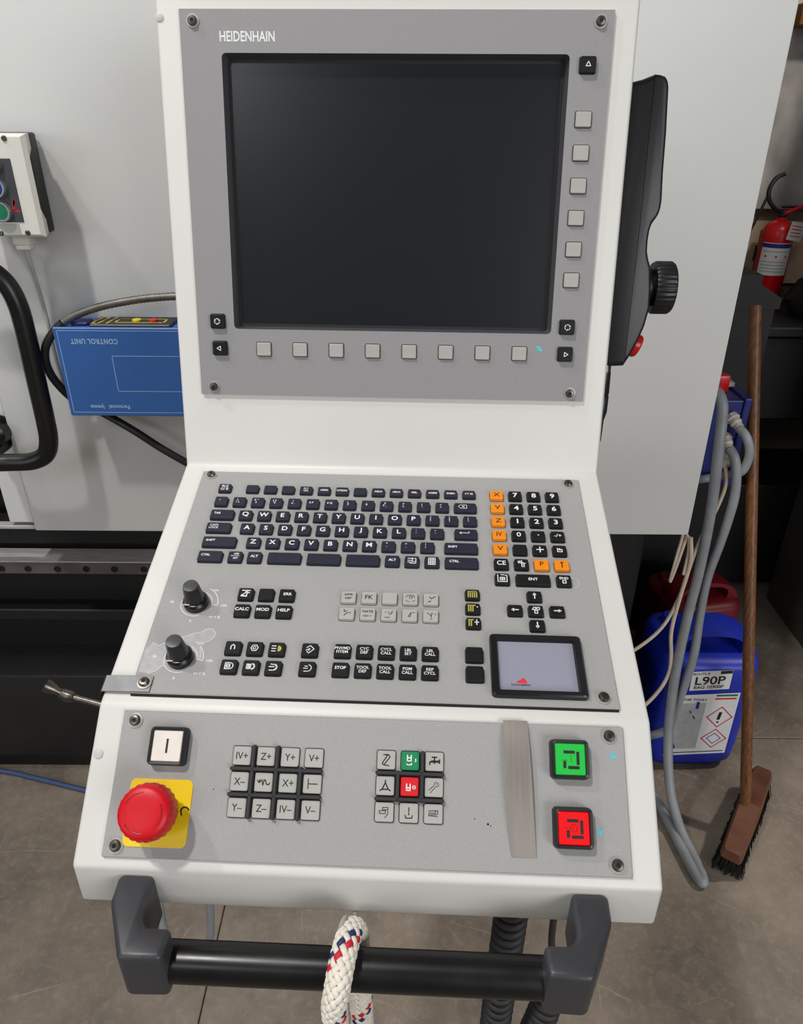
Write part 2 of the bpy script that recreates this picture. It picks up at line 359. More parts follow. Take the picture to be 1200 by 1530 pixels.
# push-button station
st = thing('push_button_station', 'white push-button box with red, blue and green buttons mounted on the grey panel at left', 'control box', (-0.66, 1.33, 1.365))
def spart(name, bm, m, parent=st, smooth=False):
    for v in bm.verts: v.co -= st.location
    return link(name, bm, m, parent, smooth)
b = nb(); box(b, (-0.6435, 1.312, 1.4365), (0.101, 0.036, 0.150), 0.004, 2); spart('back_box', b, 'black', smooth=True)
b = nb()   # lid with a waisted right flank
prof = [(-0.069, 0), (0.057, 0), (0.057, 0.021), (0.049, 0.042), (0.047, 0.05), (0.047, 0.098), (0.049, 0.106), (0.057, 0.126), (0.057, 0.148), (-0.069, 0.148)]
rings = []
for y, k in ((1.296, 0), (1.256, 0), (1.250, -0.006)):
    ring = []
    for i, (x, z) in enumerate(prof):
        xx = x if i in (0, 9) else (x - 0.013 if y > 1.29 else 0.057)
        zz = z + (0.004 if z == 0 else -0.004) * (1 if k and z in (0, 0.148) else 0)
        ring.append((-0.634 + (xx + (k if x > 0 else -k)), y, 1.363 + zz))
    rings.append(ring)
loft(b, rings); spart('lid', b, 'box_white')
b = nb(); box(b, (-0.650, 1.2495, 1.4315), (0.090, 0.002, 0.092), 0.0006, 1)
strokes(b, [[(-0.616, 1.410), (-0.612, 1.418)], [(-0.616, 1.404), (-0.613, 1.418)], [(-0.616, 1.403), (-0.608, 1.402)]], 0.003, 0.0, 1)
for v in b.verts:
    if abs(v.co.z) < 1e-6: v.co = Vector((v.co.x, 1.2482, v.co.y))
spart('legend_plate', b, ['box_dark', 'ink_red'])
b = nb(); box(b, (-0.640, 1.2497, 1.375), (0.052, 0.0014, 0.017)); spart('tape_strip', b, 'tape')
for x, z in ((-0.607, 1.505), (-0.603, 1.3695), (-0.622, 1.369)):
    if x == -0.622: x = -0.6455
    b = nb(); lathe(b, [(0.0042, 0), (0.0042, 0.0015), (0.003, 0.0028), (0.0016, 0.0028), (0.0016, 0.001)], 14, 0, (x, 1.2505, z), axis3((0, -1, 0))); spart('screw', b, 'screw', smooth=True)
for z, x, mk in ((1.470, -0.635, 'dot_r'), (1.4365, -0.635, 'dot_b'), (1.402, -0.635, 'dot_g')):
    b = nb(); lathe(b, [(0.0155, 0), (0.0155, 0.006), (0.0145, 0.009), (0.0125, 0.009), (0.0118, 0.005)], 28, 0, (x, 1.2485, z), axis3((0, -1, 0)))
    lathe(b, [(0.0118, 0), (0.0118, 0.006), (0.0095, 0.0068), (0.001, 0.0062)], 28, 1, (x, 1.2485, z), axis3((0, -1, 0)))
    spart('push_button', b, ['chrome', mk], smooth=True)
b = nb(); box(b, (-0.636, 1.300, 1.353), (0.028, 0.028, 0.018), 0.003, 2); box(b, (-0.636, 1.300, 1.3405), (0.023, 0.023, 0.008), 0.002, 2); spart('cable_gland', b, 'box_white', smooth=True)
b = nb(); tube(b, smoothpath([(-0.636, 1.300, 1.338), (-0.637, 1.308, 1.30), (-0.639, 1.320, 1.25), (-0.640, 1.3255, 1.20), (-0.640, 1.3255, 1.14), (-0.636, 1.326, 1.08)], 6), 0.0035, 8)
spart('cable', b, 'tape', smooth=True)

# blue control box
bb = thing('blue_control_box', 'blue metal control box mounted upside down on the grey panel left of the console', 'control box', (-0.45, 1.29, 1.058))
def bpart(name, bm, m, parent=bb, smooth=False):
    for v in bm.verts: v.co -= bb.location
    return link(name, bm, m, parent, smooth)
b = nb(); box(b, (-0.434, 1.294, 1.135), (0.326, 0.072, 0.158), 0.002, 1); bpart('case', b, 'blue')
b = nb(); box(b, (-0.434, 1.254, 1.137), (0.33, 0.008, 0.160), 0.0015, 1)
def onface(fn):
    t = nb(); fn(t)
    for v in t.verts: v.co = Vector((v.co.x, 1.2497, v.co.y))
    me = bpy.data.meshes.new('tmp'); t.to_mesh(me); t.free(); b.from_mesh(me); bpy.data.meshes.remove(me)
def prt(t):
    strokes(t, [[(-0.592, 1.064), (-0.275, 1.064), (-0.275, 1.212), (-0.592, 1.212), (-0.592, 1.064)], [(-0.27, 1.104), (-0.505, 1.104), (-0.505, 1.168), (-0.27, 1.168)]], 0.0011, 0, 1)
    text(t, 'CONTROL UNIT', 0.0125, -0.531, 1.1935, 0, 1, 0.80, PI, 1.12, 0.03); text(t, 'Personnel   lyewas', 0.0105, -0.525, 1.0755, 0, 1, 0.85, PI, 1.05, 0.03)
onface(prt)
bpart('cover', b, ['blue', 'paleline'])
b = nb(); box(b, (-0.47, 1.29, 1.2165), (0.14, 0.056, 0.006), 0.002, 1)
strokes(b, [[(-0.538, 1.268), (-0.526, 1.268), (-0.52, 1.312), (-0.532, 1.312), (-0.538, 1.268)], [(-0.50, 1.276), (-0.498, 1.30), (-0.415, 1.30), (-0.415, 1.276), (-0.50, 1.276)], [(-0.512, 1.27), (-0.507, 1.312)]], 0.0035, 1.2199, 1)
for x, mi in ((-0.465, 2), (-0.436, 3)): lathe(b, [(0.008, 0), (0.008, 0.003), (0.005, 0.004)], 16, mi, (x, 1.288, 1.2195))
bpart('label_strip', b, ['black', 'strip_y', 'dot_y', 'dot_r'])
b = nb(); box(b, (-0.562, 1.288, 1.217), (0.03, 0.03, 0.006), 0.002, 1); bpart('connector_cover', b, 'ebox')

b = nb(); P_ = smoothpath([(-0.30, 1.29, 1.264), (-0.393, 1.29, 1.262), (-0.465, 1.29, 1.255), (-0.534, 1.282, 1.242), (-0.584, 1.272, 1.222), (-0.617, 1.266, 1.191), (-0.631, 1.268, 1.16), (-0.632, 1.276, 1.126), (-0.620, 1.288, 1.09), (-0.606, 1.3, 1.066), (-0.585, 1.312, 1.048), (-0.553, 1.305, 1.034), (-0.504, 1.292, 1.009), (-0.459, 1.288, 0.977), (-0.412, 1.288, 0.945), (-0.36, 1.288, 0.91)], 10)
k0 = 42; segs = P_[:k0]
def ribr(i, n): return 0.0062 + 0.0009 * (i % 2)
pr = []
for a, c in zip(segs, segs[1:]): pr += [a, a.lerp(c, 0.5)]
tube(b, pr, 0, 10, 0, ribr); tube(b, P_[k0 - 1:], 0.0075, 10, 1)
o = link('armoured_conduit', b, ['conduit', 'hoseblack'], smooth=True, ang=60); tag(o, 'grey armoured conduit turning black, looping round the blue control box', 'cable')

# ------------------------------------------------------------------ control console
PSI = -0.0378721; A1, A2, A3 = 1.349444, 0.298640, 0.715239
ROOT = Matrix.Translation((-0.009026, 0.814616, 0)) @ Matrix.Rotation(PSI, 4, 'Z')
def planemat(y, z, a):       # x right, y up the face, z out of the face
    e = Vector((0, math.cos(a), math.sin(a))); n = Vector((0, -math.sin(a), math.cos(a)))
    return ROOT @ Matrix(((1, e.x, n.x, 0), (0, e.y, n.y, y), (0, e.z, n.z, z), (0, 0, 0, 1)))
MM = planemat(0, 1.627861, A1); MK = planemat(0.7068 - 0.8146, 1.55 - 0.3466, A2); ML = planemat(0.4382 - 0.8146, 1.55 - 0.4314, A3)

con = thing('control_console', 'off-white swing-arm control console housing with black grab handle across its front', 'control console', matrix=ROOT @ Matrix.Translation((0, 0, 0.99)))
Z0 = 0.99
def cpart(name, bm, m, parent=con, smooth=False, ang=32):
    for v in bm.verts: v.co.z -= Z0
    return link(name, bm, m, parent, smooth, ang)
prof = [(0.0240, 1.7345), (-0.0946, 1.2075), (-0.3726, 1.1219), (-0.4635, 1.0429), (-0.4642, 1.0015), (-0.36, 0.9990), (-0.20, 1.03), (-0.02, 1.14), (0.11, 1.25), (0.16, 1.7345)]
b = nb(); prism(b, prof, -0.2229, 0.2229, 0, lambda y, z, x: (x, y, z)); b.verts.ensure_lookup_table()
e1 = (prof[1][0] - prof[0][0], prof[1][1] - prof[0][1]); el = math.hypot(*e1); e1 = (e1[0] / el, e1[1] / el); off = math.hypot(prof[0][0], prof[0][1] - 1.627861)
front = min(b.faces, key=lambda f: abs(f.calc_center_median().z - 1.471) + abs(f.calc_center_median().y + 0.0353) + abs(f.calc_center_median().x))
pv = list(front.verts); bmesh.ops.delete(b, geom=[front], context='FACES_ONLY')
def onm(x, s): return (x, prof[0][0] + e1[0] * (off + s), prof[0][1] + e1[1] * (off + s))
hole = {}
for sx in (-1, 1):
    for t_, s_ in ((1, 0.033), (-1, 0.290)): hole[(sx, t_)] = b.verts.new(onm(0.166 * sx, s_))
def key_(v): return (1 if v.co.x > 0 else -1, 1 if v.co.z > 1.47 else -1)
for i in range(4):
    a_, c_ = pv[i], pv[(i + 1) % 4]; b.faces.new((a_, c_, hole[key_(c_)], hole[key_(a_)]))
bmesh.ops.recalc_face_normals(b, faces=b.faces[:])
bmesh.ops.bevel(b, geom=[e for e in b.edges if len(e.link_faces) == 2 and e.calc_face_angle(0) > 0.1], offset=0.0032, segments=3, affect='EDGES', profile=0.5)
cpart('housing', b, 'white', smooth=True, ang=40)
b = nb(); box(b, (0, 0.33, 1.45), (0.16, 0.40, 0.14), 0.01, 2); cpart('support_arm', b, 'white', smooth=True)
poly = [(-0.187, 0.351), (-0.159, 0.351), (-0.1585, 0.3187), (-0.154, 0.3114), (-0.134, 0.3113), (-0.1345, 0.2890), (-0.165, 0.2880), (-0.1857, 0.3292)]
for sgn in (1, -1):
    pl = [((x if sgn > 0 else -x - 0.004), y - 0.8146) for x, y in poly]
    b = nb(); prism(b, pl, 0.9895, 1.037, 0)
    bmesh.ops.recalc_face_normals(b, faces=b.faces[:])
    bmesh.ops.bevel(b, geom=[e for e in b.edges], offset=0.0042, segments=3, affect='EDGES', profile=0.5)
    cpart('handle_bracket', b, 'bracket', smooth=True, ang=40)
b = nb(); tube(b, [(-0.14 + 0.276 * i / 8, 0.306 - 0.8146, 1.0045) for i in range(9)], 0.0144, 32); cpart('handle_bar', b, 'bar', smooth=True)
def local(mtx, pts): 
    inv = con.matrix_world.inverted() @ mtx
    return [inv @ Vector(p) for p in pts]
con.matrix_world = ROOT @ Matrix.Translation((0, 0, Z0))
CINV = (ROOT @ Matrix.Translation((0, 0, Z0))).inverted()
def put(bm, mtx):            # console child whose mesh was drawn on one of the faces
    k = CINV @ mtx
    for v in bm.verts: v.co = k @ v.co
# small plugs near the left edge
for mtx, x, y in ((MM, -0.2195, -0.006), (ML, -0.2165, -0.034)):
    b = nb(); lathe(b, [(0.0038, 0), (0.0038, 0.0006), (0.003, 0.001)], 16, 0, (x, y, 0)); put(b, mtx); link('plug', b, 'wear_edge', con, True)
# steel strap wrapped round the left edge
b = nb()
sp = [(-0.1835, 0.0042), (-0.20, 0.0042), (-0.214, 0.0040), (-0.2235, 0.0030), (-0.2262, -0.001), (-0.2262, -0.012), (-0.2250, -0.034)]
for k in range(2):
    pass
rings = []
for x, z in sp:
    fwd = 0.0
    rings.append([(x, -0.2525, z), (x, -0.2675, z), (x, -0.2675, z - 0.0012), (x, -0.2525, z - 0.0012)])
loft(b, rings); put(b, MK); strap = link('edge_strap', b, 'strap', con)
def screwmesh():
    b = nb()
    lathe(b, [(0.0060, 0), (0.0060, 0.0009), (0.0040, 0.0011)], 20, 2)
    lathe(b, [(0.0044, 0.0008), (0.0044, 0.0024), (0.0036, 0.0036), (0.0021, 0.0039)], 20, 0)
    lathe(b, [(0.0019, 0.00392), (0.0010, 0.00395)], 6, 1)
    return b
b = screwmesh(); 
for v in b.verts: v.co += Vector((-0.1895, -0.2592, 0.0042))
put(b, MK); link('strap_screw', b, ['screw', 'hole', 'washer'], strap, True)
# wire hook under the console
b = nb(); tube(b, smoothpath([(-0.006, -0.452, 1.003), (-0.0075, -0.466, 1.000), (-0.009, -0.475, 1.012), (-0.012, -0.487, 1.030), (-0.014, -0.497, 1.033)], 5), 0.0019, 8); cpart('wire_hook', b, 'tape', smooth=True)
b = nb(); tube(b, smoothpath([(-0.1465, -0.395, 1.01), (-0.1470, -0.400, 0.96), (-0.1500, -0.405, 0.89), (-0.158, -0.405, 0.848), (-0.175, -0.405, 0.834), (-0.194, -0.405, 0.850), (-0.199, -0.40, 0.89), (-0.198, -0.39, 0.95), (-0.196, -0.385, 1.01)], 8), 0.0036, 10); cpart('grey_cable', b, 'hosegrey', smooth=True)

# ---- one panel unit per face
def unit(name, label, cat, mtx): return thing(name, label, cat, matrix=mtx)
def pobj(name, bm, mats, parent, x=0, s=0, z=0, smooth=False, label=None, ang=32):
    o = link(name, bm, mats, parent, smooth, ang); o.location = (x * mm, -s * mm, z * mm)
    if label: o['label'] = label
    return o
disp = unit('display_unit', 'grey flat display unit with dark blank screen at the top of the console', 'display', MM)
kbd = unit('keyboard_unit', 'grey sloping keyboard unit with navy letter keys and number pad in mid console', 'keyboard', MK)
opp = unit('operating_panel', 'grey machine operating panel with red stop button at the bottom of the console', 'control panel', ML)
def plate(h0, h1, t=0.003):
    b = nb(); box(b, (0, -(h0 + h1) / 2 * mm, t / 2), (0.4, (h1 - h0) * mm, t), 0.0006, 1); return b
def screws(parent, pts, z=3):
    base = None
    for x, s in pts:
        if base is None: o = pobj('screw', screwmesh(), ['screw', 'hole', 'washer'], parent, x, s, z, True); base = o
        else:
            o = base.copy(); C.objects.link(o); o.location = (x * mm, -s * mm, z * mm)
# key cap: mats = cap, legend, rim
def keycap(w_, h_, ht=3.6, legend=None, rim=0.4, taper=0.5, r=1.6, cham=0.55):
    b = nb(); W, H = w_ * mm, h_ * mm; z = ht * mm; t = taper * mm; c = cham * mm
    loft(b, [rz_ring(W, H, r * mm, 0), rz_ring(W - t, H - t, r * mm, z - c * 0.8), rz_ring(W - t - 2 * c, H - t - 2 * c, max(r * mm - c, 0.0003), z)], 0)
    if rim: loft(b, [rz_ring(W + 2 * rim * mm, H + 2 * rim * mm, (r + rim) * mm, -0.0002), rz_ring(W + 2 * rim * mm, H + 2 * rim * mm, (r + rim) * mm, 0.00025)], 2)
    if legend: legend(b, z + 0.00012)
    return b
def T(s, size, sx=1.0, ox=0.0, oy=0.0, sp=1.0, bold=None):
    bo = bold if bold is not None else (0.012 if '\n' in s else 0.024 if size < 5 else 0.012)
    def f(b, z): text(b, s, size * 1.06 * mm, ox * mm, oy * mm, z, 1, sx, 0, sp, bo)
    return f
def S(lines, wd=0.9, s=4.0, ox=0, oy=0, mi=1):
    def f(b, z): strokes(b, lines, wd * mm, z, mi, s * mm, ox * mm, oy * mm)
    return f
def both(*fs):
    def f(b, z):
        for q in fs: q(b, z)
    return f
PLZ = 3.0   # face plate thickness

# ================================================= display unit
b = nb()
def fr(w_, h_, r, z, cy): return [(x, y, z) for x, y in rr(w_, h_, r, 4, 0, cy)]
cyo = -0.17705; cyi = -0.1612
loft(b, [fr(0.4, 0.3541, 0.0004, 0, cyo), fr(0.4, 0.3541, 0.0004, 0.0030, cyo), fr(0.3242, 0.2508, 0.004, 0.0030, cyi), fr(0.3242, 0.2508, 0.004, 0.0, cyi)], 0, False, False)
text(b, 'HEIDENHAIN', 12.0 * mm, -0.1373, -0.0222, 0.00312, 1, 0.74, 0, 1.0, 0.018)
fp = pobj('face_plate', b, ['plate_dark', 'ink_w'], disp)
b = nb(); loft(b, [fr(0.3241, 0.2507, 0.004, 0.0029, cyi), fr(0.3190, 0.2460, 0.003, -0.0085, cyi)], 0, False, False)
pobj('screen_surround', b, ['surround'], disp)
b = nb(); loft(b, [fr(0.3192, 0.2462, 0.003, -0.0090, cyi), fr(0.3192, 0.2462, 0.003, -0.0083, cyi), fr(0.3130, 0.2402, 0.003, -0.0086, cyi)], 0, False, False)
pobj('screen_gasket', b, ['surround_k'], disp)
b = nb(); loft(b, [fr(0.3215, 0.2482, 0.003, -0.0105, cyi), fr(0.3215, 0.2482, 0.003, -0.0088, cyi)], 0)
pobj('screen', b, ['screen'], disp)
screws(disp, ((-187.5, 9.9), (187.5, 9.5), (-186.3, 346), (185.5, 346)))
def place(parent, name, cap, x, s, mats, label=None, z=PLZ): return pobj(name, cap, mats, parent, x, s, z, True, label, 18)
soft = place(disp, 'soft_key', keycap(14.6, 13.6, 2.6, None, 0.7, 0.5, 1.0, 0.5), -131.9, 306.6, ['greykey', 'ink_k', 'rim'])
def dupkey(src, x, s, z=PLZ):
    o = src.copy(); C.objects.link(o); o.location = (x * mm, -s * mm, z * mm); return o
for k in range(1, 8): dupkey(soft, -131.9 + 37.6 * k, 306.6)
for k in range(6): dupkey(soft, 178.4, 90.1 + 28.85 * k)
tri = lambda a: [[(math.cos(math.radians(a + q)) * 0.62, math.sin(math.radians(a + q)) * 0.62) for q in (0, 120, 240, 360)]]
cyc = [arc(0, 0, 0.62, a, a + 85, 6) for a in (20, 140, 260)] + [[(0.75 * math.cos(math.radians(a)) , 0.75 * math.sin(math.radians(a))), (0.45 * math.cos(math.radians(a + 18)), 0.45 * math.sin(math.radians(a + 18)))] for a in (15, 135, 255)]
for x, s, lg in ((178.7, 45, S(tri(90), 0.7, 4)), (177.7, 279.6, S(cyc, 0.8, 4.2)), (177.7, 306.4, S(tri(0), 0.7, 4)), (-178.5, 279.3, S(cyc, 0.9, 4.2)), (-177.5, 306.3, S(tri(180), 0.7, 4))):
    place(disp, 'arrow_key', keycap(14.8, 14.4, 4.2, lg, 0.4, 0.7), x, s, ['blackkey', 'ink_w', 'rim'], 'black key with white symbol')
def fleck(parent, x, s, pts, z=PLZ):
    b = nb(); loft(b, [[(px * mm, py * mm, 0.00004) for px, py in pts], [(px * mm * 0.9, py * mm * 0.9, 0.0003) for px, py in pts]])
    return pobj('paint_fleck', b, ['cyan'], parent, x, s, z, False, 'cyan fleck of paint')
fleck(disp, 151.5, 302, [(-3.2, 2.5), (-1, 3.4), (1.5, 2), (3, -0.5), (2.2, -3.2), (0.2, -1.8), (-2.2, -1)])

# ================================================= keyboard unit
pobj('face_plate', plate(-0.2, 268.0), ['plate'], kbd)
b = nb(); box(b, (0, -0.2686, 0.0009), (0.398, 0.0018, 0.0016)); pobj('plate_shadow_line', b, ['hole'], kbd)  # black strip painted in as the shadow line below the plate edge
screws(kbd, ((-189.9, 6.4), (188, 7.5), (187.9, 258.6)))
NV = ['navy', 'ink_w', 'rim']; BK = ['blackkey', 'ink_w', 'rim']; GK = ['greykey', 'ink_k', 'rim']; OR = ['orange', 'ink_brown', 'rim']
cx = lambda k: -141.4 + 18.76 * k
# function row
row1 = [None, None, None, 'PLY\nGN', 'AREG', 'HTEGN', None, 'ABLN', 'ABLN', 'MBL', 'AGBM', 'BGBN', 'F.T SE', 'P.T SE']
place(kbd, 'function_key', keycap(13.2, 11.4, 3.6, T('RLE\nGI B', 4.2, 1.0)), -170.3, 28, NV)
for k, t in enumerate(row1):
    if k > 12: break
    place(kbd, 'function_key', keycap(13.2, 10.6, 3.6, T(t, 3.2, 0.95) if t else None), cx(k), 28.2 + 0.07 * k, NV)
# number row
row2 = ['~\n`', 'L\n1 a', 'R "\n2', '[ 3\n E', '1\n4 :', '5 F', '6 Q', 'L\n7', '.\n8', 'E\n9 _', 'F\nL', '[\n -', '=\n+']
for k, t in enumerate(row2):
    place(kbd, 'character_key', keycap(13.2, 12.6, 3.8, T(t, 3.2, 1.0, -1.4, 0.6)), -170.1 + 18.85 * k + (0.0 if k < 6 else 0.0), 47.6 + 0.08 * k, NV)
bsp = both(S([[(-1.0, 0), (-0.55, 0.55), (0.9, 0.55), (0.9, -0.55), (-0.55, -0.55), (-1, 0)], [(-0.2, 0.3), (0.4, -0.3)], [(-0.2, -0.3), (0.4, 0.3)]], 0.5, 4.4, -2.5, 0.8))
place(kbd, 'backspace_key', keycap(22.5, 12.6, 3.8, bsp), 79.5, 48.6, NV)
# letters
def letters(s, x0, y, extra):
    for k, ch in enumerate(s): place(kbd, 'letter_key', keycap(13.4, 12.6, 3.8, T(ch, 7.0, 1.12, 0, 0.4, bold=0.022)), x0 + 18.78 * k, y + 0.05 * k, NV)
    for j, t in enumerate(extra): place(kbd, 'character_key', keycap(13.4, 12.6, 3.8, T(t, 3.4, 1.0, -1.8, 1.2)), x0 + 18.78 * (len(s) + j), y + 0.05 * (len(s) + j), NV)
letters('QWERTYUIOP', -141.4, 66.4, ['{\n[', '}\n]', '|\n\\'])
letters('ASDFGHJKL', -136.5, 84.3, [':\n;', '"\n\''])
letters('ZXCVBNM', -126.9, 102.8, ['<\n,', '>\n.', '?\n/'])
place(kbd, 'tab_key', keycap(23.6, 12.6, 3.8, T('TAB', 3.4, 1.0, -5, 1.2)), -165.2, 66.3, NV)
place(kbd, 'caps_key', keycap(24.4, 12.6, 3.8, T('CAPS\nLOCK', 3.4, 1.0, -4.5, 0.8)), -165, 84.2, NV)
place(kbd, 'shift_key', keycap(32.8, 12.8, 3.8, T('SHIFT', 3.4, 1.0, -8.5, 1.2)), -160.3, 103, NV)
place(kbd, 'control_key', keycap(23.2, 12.8, 3.8, T('CTRL', 3.4, 1.0, -4.2, 1.0)), -165.2, 121.6, NV)
ent = S([[(1.1, 0.5), (1.1, 0.05), (-1.1, 0.05)], [(-1.1, 0.05), (-0.7, 0.35)], [(-1.1, 0.05), (-0.7, -0.25)]], 0.6, 4.2, -1.6, 0.6)
place(kbd, 'enter_key', keycap(22.2, 12.6, 3.8, ent), 79.5, 84.8, NV)
place(kbd, 'shift_key', keycap(31.8, 12.8, 3.8, T('SHIFT', 3.4, 1.0, -8.0, 1.0)), 74.5, 103.2, NV)
place(kbd, 'control_key', keycap(31.4, 12.8, 3.8, T('CTRL', 3.6, 1.0, -7, 1.0)), 74.7, 121.5, NV)
place(kbd, 'character_key', keycap(13.6, 12.8, 3.8, both(T('ABB', 2.6, 1, 1, 3.0), S([[(-1, 0.1), (1, 0.1)]], 0.5, 4), T('2ET', 2.8, 1, 1, -2.4))), -141.1, 121.5, NV)
place(kbd, 'alt_key', keycap(13.6, 12.8, 3.8, T('ALT', 3.8, 1.0, 0, 0.6)), -122.6, 121.4, NV)
for x in (-93.9, -56.2, -18.9): place(kbd, 'space_key', keycap(32, 12.8, 3.8), x, 121.4, NV)
place(kbd, 'alt_key', keycap(13.6, 12.8, 3.8, T('ALT', 3.8, 1.0, 0, 0.6)), 9.1, 121.4, NV)
win = S([[(-0.9, 0.7), (0.9, 0.7), (0.9, -0.7), (-0.4, -0.7)], [(0.1, 0.9), (0.1, -0.2), (0.9, -0.2)], [(-0.9, 0.1), (0.1, 0.1)], [(-0.9, -0.4), (0, -0.4)]], 0.7, 4.2)
place(kbd, 'menu_key', keycap(13.6, 12.8, 3.8, win), 27.7, 121.5, NV)
grid = S([[(x, -0.9), (x, 0.9)] for x in (-0.7, -0.23, 0.23, 0.7)] + [[(-0.7, y), (0.7, y)] for y in (-0.9, -0.45, 0, 0.45, 0.9)], 0.75, 4.4)
place(kbd, 'calculator_key', keycap(13.6, 12.8, 3.8, grid), 46.6, 121.4, NV)
# number pad
nx = lambda k: 112.1 + 18.9 * k
ny = lambda k: 29.6 + 18.36 * k
for k, ch in enumerate(['X', 'V', 'Z', 'IV', 'V']):
    place(kbd, 'axis_key', keycap(13.6, 12.6, 3.8, T(ch, 7.2, 1.15 if len(ch) < 2 else 0.9, 0, 0.5)), nx(0), ny(k), OR, 'orange axis key')
for r_, rowt in enumerate(('789', '456', '123')):
    for k, ch in enumerate(rowt): place(kbd, 'number_key', keycap(13.4, 12.6, 3.8, T(ch, 7.8, 1.15, 0, 0.2, bold=0.025)), nx(k + 1), ny(r_), BK)
for k, (lg) in enumerate((T('0', 7.4, 1.15, 0, 0.6), T('.', 8, 1.4, 0, 0.5), T('-/+', 5.6, 1.1, 0, 0.5))): place(kbd, 'number_key', keycap(13.4, 12.6, 3.8, lg), nx(k + 1), ny(3), BK)
sq = S([[(-0.55, 0.55), (-0.55, -0.55), (0.5, -0.55), (0.5, 0.2), (-0.2, 0.2)], [(0, 0.5), (-0.3, 0.2), (0.1, -0.1)]], 0.9, 4)
for k, lg in enumerate((None, S([[(-0.8, 0), (0.8, 0)], [(0, -0.8), (0, 0.8)]], 1.1, 4), sq)): place(kbd, 'function_key', keycap(13.4, 12.6, 3.8, lg), nx(k + 1), ny(4), BK)
place(kbd, 'clear_key', keycap(13.4, 12.6, 3.8, T('CE', 6.8, 1.0, 0, 0.5)), nx(0), ny(5), BK)
db = S([[(-0.9, 0.7), (0.9, 0.1)], [(-0.7, 0.7), (-0.7, 0.2), (0.1, 0.2), (0.1, 0.9), (-0.7, 0.7)], [(0, 0.1), (0, -0.9), (0.6, -0.9), (0.6, 0.1), (0, 0.1)], [(0, -0.4), (0.6, -0.4)]], 0.7, 4)
place(kbd, 'function_key', keycap(13.4, 12.6, 3.8, db), nx(1), ny(5), BK)
place(kbd, 'axis_key', keycap(13.8, 12.6, 3.8, T('P', 7.2, 1.0, 0, 0.5)), nx(2), ny(5), OR, 'orange key')
place(kbd, 'axis_key', keycap(13.8, 12.6, 3.8, S([[(-0.3, 0.7), (0.3, 0.7)], [(0, 0.8), (0, -0.8)]], 1.1, 4)), nx(3), ny(5), OR, 'orange key')
hm = S([[(-1, 1), (-1, -0.9), (1, -0.9), (1, 0.9), (0.6, 0.9)], [(-0.3, 1), (0.4, 1)], [(-0.5, 0.3), (0.5, 0.3), (0.5, -0.5), (-0.5, -0.5), (-0.5, 0.3)], [(0, 0.3), (0, -0.5)], [(-0.5, -0.1), (0.5, -0.1)]], 0.8, 4.2)
place(kbd, 'function_key', keycap(13.4, 12.8, 3.8, hm), nx(0), ny(6), BK)
place(kbd, 'enter_key', keycap(31.6, 12.8, 3.8, T('ENT', 4.0, 1.1, 0, 0.4)), 140.4, 139.9, BK)
en = both(T('END', 3.6, 1.1, 0, 2.2), S([[(-0.35, -0.1), (0.35, -0.1), (0.35, -0.9), (-0.35, -0.9), (-0.35, -0.1)]], 0.9, 4))
place(kbd, 'function_key', keycap(13.4, 12.8, 3.8, en), nx(3), ny(6), BK)
b = nb(); strokes(b, [arc(0, 0, 6.2 * mm, -80, 80, 14)], 0.0011, 0.00012, 0); pobj('wear_ring', b, ['wear_edge'], kbd, 176.5, 139.6, PLZ)
# arrow pad
ar = lambda a: [[(-0.8 * math.cos(a), -0.8 * math.sin(a)), (0.7 * math.cos(a), 0.7 * math.sin(a))]] + [[(0.85 * math.cos(a), 0.85 * math.sin(a)), (0.85 * math.cos(a) - 0.6 * math.cos(a + q), 0.85 * math.sin(a) - 0.6 * math.sin(a + q))] for q in (0.55, -0.55, 0.25, -0.25)]
for x, s, a in ((140, 158.9, PI / 2), (121.5, 174.9, PI), (159, 174.9, 0), (140, 190.8, -PI / 2)): place(kbd, 'arrow_key', keycap(13.2, 11.6, 3.6, S(ar(a), 1.0, 3.6)), x, s, BK)
go = S([[(-0.9, 0.2), (-0.5, 0.9), (0, 0.9), (-0.1, 0.2), (-0.9, 0.2)], [(0.3, 0.9), (0.2, 0.3), (0.5, 0.1), (0.9, 0.3), (0.9, 0.9), (0.3, 0.9)], [(-0.35, -0.1), (0.35, -0.1), (0.35, -0.9), (-0.35, -0.9), (-0.35, -0.1)]], 0.8, 3.6)
place(kbd, 'function_key', keycap(13.2, 11.6, 3.6, go), 140, 175, BK)
LY = ['blackkey', 'ink_olive', 'rim', 'ink_w']
bars = [[(-0.9, 0.5), (-0.9, -0.8)], [(-0.45, 0.4), (-0.45, -0.8)], [(0, 0.4), (0, -0.8)], [(0.45, 0.4), (0.45, -0.8)], [(0.9, 0.4), (0.9, -0.8)]]
place(kbd, 'screen_key', keycap(13, 11.4, 3.6, both(S(bars, 1.2, 4.2), S([[(-1, 0.7), (0.9, 0.7)]], 0.8, 4.2))), 83.9, 158.9, LY)
place(kbd, 'screen_key', keycap(13, 11.4, 3.6, both(S(bars[:3] + [[(-1, 0.7), (0.5, 0.7)]], 1.2, 4.2), S([[(0.9, 0.35), (1, 0.3)]], 1.0, 4.2, 0, 0, 3))), 83.9, 174.6, LY)
place(kbd, 'screen_key', keycap(13, 11.4, 3.6, both(S(bars[:2] + [[(-1, 0.7), (0, 0.7)]], 1.2, 4.2), S([[(0.3, 0.1), (1.1, 0.1)], [(0.7, 0.7), (0.7, -0.5)]], 0.9, 4.2, 0, 0, 3))), 84, 190.3, LY)
for s in (222.9, 241.7): place(kbd, 'blank_key', keycap(14.8, 14.4, 4.2), 83.8, s, BK)
